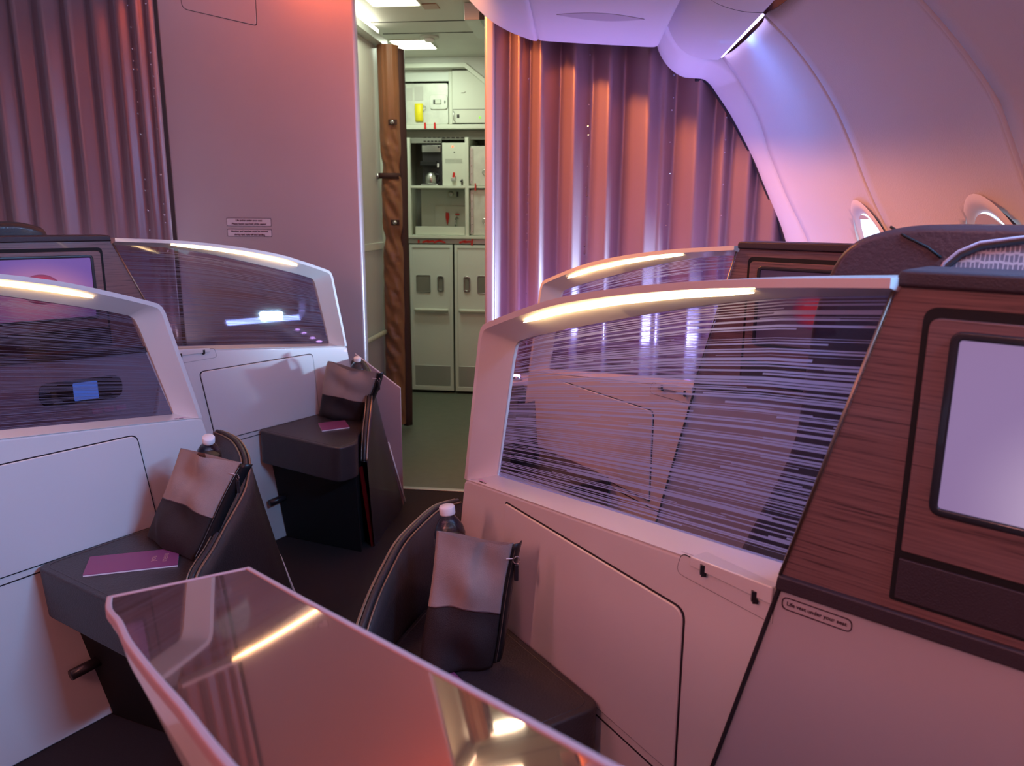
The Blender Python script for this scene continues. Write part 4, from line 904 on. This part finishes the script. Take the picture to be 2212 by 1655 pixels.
# ------------------------------------------------------------------ wash bags leaning in the ottomans
def bag(lab, bl, br, tl, tr, thick=.05, split=.44, puller=True, seed=0, side=1):
    """bl.. = corner points of the front face (Vectors); soft canvas pouch, dark lower half"""
    bl, br, tl, tr = map(Vector, (bl, br, tl, tr)); rnd = random.Random(seed); ph = [rnd.uniform(0, 6) for _ in range(8)]
    root = empty('wash_bag', (bl+br)/2, lab, 'bag', 'canvas amenity bags')
    nx = ((br-bl).cross(tl-bl)).normalized()
    if nx.dot(Vector((0, 0, 1.3))-Vector((bl.x, bl.y, bl.z))+Vector((0, -.1, 0))) < 0: nx = -nx
    H, Wd = 34, 26
    def pt(a, b, sgn):
        p = (bl*(1-a)+br*a)*(1-b)+(tl*(1-a)+tr*a)*b
        p = p+(br-bl)*(.05*math.sin(b*5+ph[0])*(a-.5)-.03*math.sin(b*3.1)*(.5-a))
        bulge = (max(0, math.sin(pi*a))**.6)*((max(0, 1-b*.80))**.7*.85+.12)*(1-.5*math.exp(-b*14))
        wr = 1.7*(.0045*math.sin(9*a+6*b+ph[1])*math.sin(pi*a)+.006*math.exp(-((a-.30-.25*b)/.09)**2)*b-.007*math.exp(-((a-.62+.5*(1-b))/.10)**2)*(b > .3)*(b-.3)+.003*math.sin(17*b+4*a+ph[2])*math.sin(pi*a))
        dip = -.012*math.sin(pi*a)*max(0, b-.9)*10*(.6+.4*math.sin(3*a+ph[3]))
        return p+nx*sgn*(thick*.5*bulge+(wr if sgn > 0 else 0))+Vector((0, 0, dip))
    def shell(name, b0, b1, m):
        bm = bmesh.new(); rows = []
        n = max(4, int(H*(b1-b0)))
        for i in range(n+1):
            b = b0+(b1-b0)*i/n
            fr = [pt(j/Wd, b+(.035*math.sin(pi*j/Wd)-.03*(j/Wd))*(1 if abs(b-split) < 1e-6 else 0), 1) for j in range(Wd+1)]; bk = [pt(j/Wd, b, -1) for j in range(Wd, -1, -1)]
            rows.append(fr+bk+[fr[0]])
        grid(bm, rows); bmesh.ops.remove_doubles(bm, verts=bm.verts, dist=1e-5)
        if b0 == 0: bmesh.ops.holes_fill(bm, edges=[ed for ed in bm.edges if ed.is_boundary and all(abs((v.co-bl).dot((tl-bl).normalized())) < .03 for v in ed.verts)], sides=0)
        return link(name, bm, m, root, smooth=True)
    shell('lower_cloth', 0, split, 'canvas_dark'); shell('upper_cloth', split, 1.0, 'canvas')
    bm = bmesh.new(); tube(bm, [pt(j/Wd, split+(.035*math.sin(pi*j/Wd)-.03*(j/Wd)), 1)+nx*.0005 for j in range(1, Wd)], .0013, 6); link('seam_piping', bm, 'leather_brown', root, smooth=True)
    # zip along one side edge with puller
    av = 1 if side > 0 else 0; out = (br-bl).normalized()*(1 if side > 0 else -1)
    bm = bmesh.new(); rows = []
    for k in range(25):
        b = .04+.95*k/24; e0 = pt(av, b, 1)
        rows.append([e0+nx*.003, e0+out*.011-nx*.003, e0+out*.017-nx*.018])
    grid(bm, rows); o = link('zip_tape', bm, 'zip', root, smooth=True); solidify(o, .002, 0)
    bm = bmesh.new(); tube(bm, [pt(av, .05+.9*k/20, 1)+out*.004+nx*.0032 for k in range(21)], .0009, 5); link('zip_teeth', bm, 'steel', root)
    if puller:
        p = pt(av, .86, 1)+out*.012
        bm = bmesh.new(); tube(bm, [p+Vector((.0, 0, .007*math.sin(t)))+out*.006*math.cos(t) for t in [2*pi*k/14 for k in range(14)]], .001, 6, True); link('pull_ring', bm, 'steel', root)
        bm = bmesh.new(); bx(bm, p+Vector((0, 0, -.024)), (.008, .005, .032)); link('zip_puller', bm, 'black', root, bevel=.002)
        bm = bmesh.new(); tube(bm, [pt(av*.94 if av else .06, .88, 1)+nx*.002, pt(av, .88, 1)+out*.004+nx*.003], .0009, 5); link('thread_tag', bm, 'paper', root)
    return root
bag('grey and black canvas wash bag on the near left ottoman', (-1.150, 1.715, .482), (-.965, 1.600, .482), (-1.030, 1.700, .728), (-.842, 1.640, .720), thick=.06, split=.46, seed=3)
bag('grey and black canvas wash bag on the farther left ottoman, tilted to the right', (-1.160, 2.925, .482), (-.958, 2.880, .482), (-1.085, 2.875, .722), (-.865, 2.795, .700), thick=.06, split=.42, seed=5)
bag('tall grey and black canvas wash bag on the right foreground ottoman', (-.315, 1.225, .482), (-.190, 1.255, .482), (-.289, 1.262, .742), (-.150, 1.262, .728), thick=.055, split=.47, seed=8)
bag('corner of a pale wash bag peeking past the large right partition', (-.33, 2.42, .482), (-.21, 2.50, .482), (-.385, 2.33, .66), (-.23, 2.47, .69), thick=.05, seed=11, puller=False, side=-1)

# ------------------------------------------------------------------ water bottles behind the bags
def bottle(lab, base, top, sc=1.0, label_band=True):
    base, top = Vector(base), Vector(top); ax = (top-base).normalized(); s = ax.cross(Vector((0, 1, 0))).normalized(); q = s.cross(ax)
    G_ = lambda a, b, z: base+(s*a+q*b+ax*z)*sc
    Ht = (top-base).length/sc
    root = empty('water_bottle', base, lab, 'bottle', 'clear water bottles')
    pr = [(0, 0), (.026, .001), (.030, .008), (.030, .05), (.027, .06), (.030, .07), (.030, Ht-.072), (.029, Ht-.062), (.030, Ht-.055), (.027, Ht-.042), (.019, Ht-.028), (.0125, Ht-.020), (.0125, Ht-.006), (0, Ht-.006)]
    bm = bmesh.new(); lathe(bm, pr, G_, 28); bmesh.ops.remove_doubles(bm, verts=bm.verts, dist=1e-6); link('bottle_body', bm, 'bottle', root, smooth=True)
    bm = bmesh.new(); lathe(bm, [(.0145, Ht-.016), (.015, Ht-.014), (.015, Ht-.002), (.0135, Ht), (0, Ht)], G_, 28); link('screw_cap', bm, 'white_pl', root, smooth=True)
    bm = bmesh.new(); lathe(bm, [(.0305, .065), (.0305, Ht-.066)], G_, 28); link('paper_label', bm, 'label_dark', root, smooth=True, label='dark printed label band')
    return root
bottle('small water bottle with white cap behind the near left wash bag', (-1.02, 1.79, .482), (-.955, 1.70, .760), 1.0)
bottle('small water bottle with white cap behind the farther left wash bag', (-1.00, 2.97, .482), (-.975, 2.90, .735), .95)
bottle('small water bottle with white cap behind the right foreground wash bag', (-.262, 1.345, .482), (-.288, 1.345, .757), 1.0)

# ------------------------------------------------------------------ menus
def menu(lab, pts, z=.4795, words=True, flip=False):
    pts = [Vector(p) for p in pts]; root = empty('menu_card', (pts[0].x, pts[0].y, z), lab, 'menu', 'magenta menu cards')
    P = [(p.x, p.y) for p in pts]; c = sum(pts, Vector((0, 0)))/4
    bm = bmesh.new(); prism(bm, P, lambda x, y, d: (x, y, z+d), 0, .0035); link('pages', bm, 'paper', root)
    bm = bmesh.new(); prism(bm, [((x-c.x)*1.004+c.x, (y-c.y)*1.004+c.y) for x, y in P], lambda x, y, d: (x, y, z+.0035+d), 0, .0012); cv = link('cover', bm, 'menu', root)
    if words:
        ax = (pts[1]-pts[0]).normalized(); ax3 = Vector((ax.x, ax.y, 0)); up = Vector((-ax.y, ax.x, 0))
        p = pts[0].lerp(pts[1], .72).lerp(pts[3].lerp(pts[2], .72), .5)
        for k, s_ in enumerate(('you', 'menu')):
            text('lettering', s_, .021, (p.x+ax.x*.026*k, p.y+ax.y*.026*k, z+.0050), up, -ax3, 'menu_text', cv)
    return root
menu('long magenta menu card on the near left ottoman', ((-1.168, 1.487), (-.984, 1.567), (-1.030, 1.655), (-1.214, 1.578)))
menu('small magenta menu card on the farther left ottoman', ((-1.062, 2.712), (-.974, 2.774), (-1.026, 2.868), (-1.114, 2.810)), words=False)
menu('magenta menu card on the right ottoman, half hidden by the glossy table', ((-.300, 1.105), (-.213, 1.180), (-.262, 1.238), (-.349, 1.163)), words=False)

# ------------------------------------------------------------------ seats behind the partitions
def seat(s, lab, dy=0):
    F, T, dv, mv = frame(s)
    root = empty('seat', T(.35, 0, -.35), lab, 'seat')
    # back shell, leather, rounded at the top
    P = rpoly([(-.24, .60), (.60, .40), (.60, 1.20), (.55, 1.290), (.02, 1.288), (-.062, 1.262), (-.098, 1.17), (-.11, .94)], [.02, .02, .06, .04, .05, .05, .05, .05], 6)
    bm = bmesh.new(); prism(bm, P, lambda a, z, d: T(a, z, d), -.27, -.42); link('backrest', bm, 'leather_brown', root, bevel=.03, seg=5)
    P = rpoly([(-.30, .30), (.55, .30), (.55, .47), (-.30, .47)], .04); bm = bmesh.new(); prism(bm, P, lambda a, z, d: T(a, z, d), -.36, -.80); link('seat_cushion', bm, 'leather', root, bevel=.03, seg=4)
    bm = bmesh.new(); tube(bm, [T(-.005, 1.284, -.285), T(.02, 1.272, -.268), T(.05, 1.258, -.268), T(.068, 1.245, -.268)], .002, 6); link('stitch_line', bm, 'black_matt', root, smooth=True)
    return root
st = seat('RF', 'brown leather seat back with netting pocket rising behind the right wood panel')
F, T, dv, mv = frame('RF')
def pk(dd): return [(.066+dd, 1.05), (.60-dd, 1.05), (.60-dd, 1.284-dd), (.170+dd*.2, 1.276-dd), (.118+dd*.5, 1.267-dd), (.095+dd*.7, 1.255-dd*.8), (.080+dd*.9, 1.240-dd*.6), (.071+dd, 1.215-dd*.3)]
bm = bmesh.new(); prism(bm, pk(.008), T_(T), -.27, -.246, uvs=lambda x, z: (x, z)); link('netting_pocket', bm, 'net', st, label='grey netting pocket')
bm = bmesh.new(); ring(bm, pk(0), pk(.008), T_(T), -.27, -.240); link('pocket_border', bm, 'black', st, bevel=.004)
bm = bmesh.new(); tube(bm, [T(x, z, -.240) for x, z in pk(.0)[2:]], .0025, 6); link('pocket_piping', bm, 'fleece', st, smooth=True)
e = empty('seat_headrest', (-2.2, 2.3, 1.2), 'dark rounded headrest just showing above the far left monitor panel', 'headrest')
F, T, dv, mv = frame('LB')
bm = bmesh.new(); prism(bm, rpoly([(.30, .9), (.62, .9), (.62, 1.24), (.50, 1.262), (.36, 1.262), (.29, 1.24)], .03, 5), T_(T), -.14, -.26); link('headrest_pad', bm, 'leather', e, bevel=.02, seg=4)

# ------------------------------------------------------------------ glossy side ledge in the foreground
# the top slopes up towards the viewer: every height is read off its own tilted plane
TN = Vector((-.16, .16, 1)); TP = Vector((-.407, .793, .890))
def tzz(x, y): return TP.z-(TN.x*(x-TP.x)+TN.y*(y-TP.y))/TN.z
left0 = [(-.540, .720), (-.507, .672), (-.465, .628), (-.420, .575), (-.370, .522), (-.326, .477), (-.283, .434), (-.244, .393), (-.208, .356), (-.178, .326), (-.14, .285), (-.10, .25)]
left = [(q.x, q.y) for q in cr_([(a, b, 0) for a, b in left0], 33)]
right = [(.125, .25), (.068, .294), (.014, .338), (-.060, .418), (-.129, .492), (-.27, .643), (-.407, .793)]
drop = [.006+.144*(k/33)**1.25 for k in range(34)]+[.15, .13, .11, .08, .06, .03, .006]
outer = left+right
tb = empty('side_ledge', (-.2, .5, 0), 'glossy smoked brown panel with pink rounded edge in the foreground', 'table')
cen = Vector((-.15, .46))
def offp(P, d):
    n = len(P); out = []
    for i in range(n):
        a, b, c = Vector(P[i-1]), Vector(P[i]), Vector(P[(i+1) % n]); t = ((b-a).normalized()+(c-b).normalized()).normalized(); nn = Vector((t.y, -t.x))
        if nn.dot(cen-b) < 0: nn = -nn
        k = 1/max(.6, abs(nn.dot(Vector(((b-a).y, -(b-a).x)).normalized()))); out.append(tuple(b+nn*d*k))
    return out
inner = offp(outer, .0065); Z_ = lambda x, y, d: (x, y, tzz(x, y)+d)
bm = bmesh.new(); ring(bm, outer, inner, Z_, -.010, .0012); link('soft_rim', bm, 'table_rim', tb, bevel=.0022, seg=3)
bm = bmesh.new(); prism(bm, inner, Z_, -.008, 0); link('glossy_top', bm, 'table', tb)
low = offp(outer, .0025); lo2 = offp(outer, .010); bm = bmesh.new(); n_ = len(low)
va = [bm.verts.new(Z_(x, y, -.007)) for x, y in low]; vb = [bm.verts.new(Z_(x, y, -.007-d*.45)) for (x, y), d in zip(low, drop)]; vc = [bm.verts.new(Z_(x, y, -.007-d)) for (x, y), d in zip(lo2, drop)]
bm.faces.new(va); bm.faces.new(vc[::-1])
for i in range(n_):
    j = (i+1) % n_; bm.faces.new((va[i], va[j], vb[j], vb[i])); bm.faces.new((vb[i], vb[j], vc[j], vc[i]))
link('ledge_body', bm, 'shell', tb, smooth=False)
bm = bmesh.new(); bx(bm, (.02, .20, .42), (.20, .10, .84)); link('ledge_support', bm, 'shell', tb, bevel=.01)
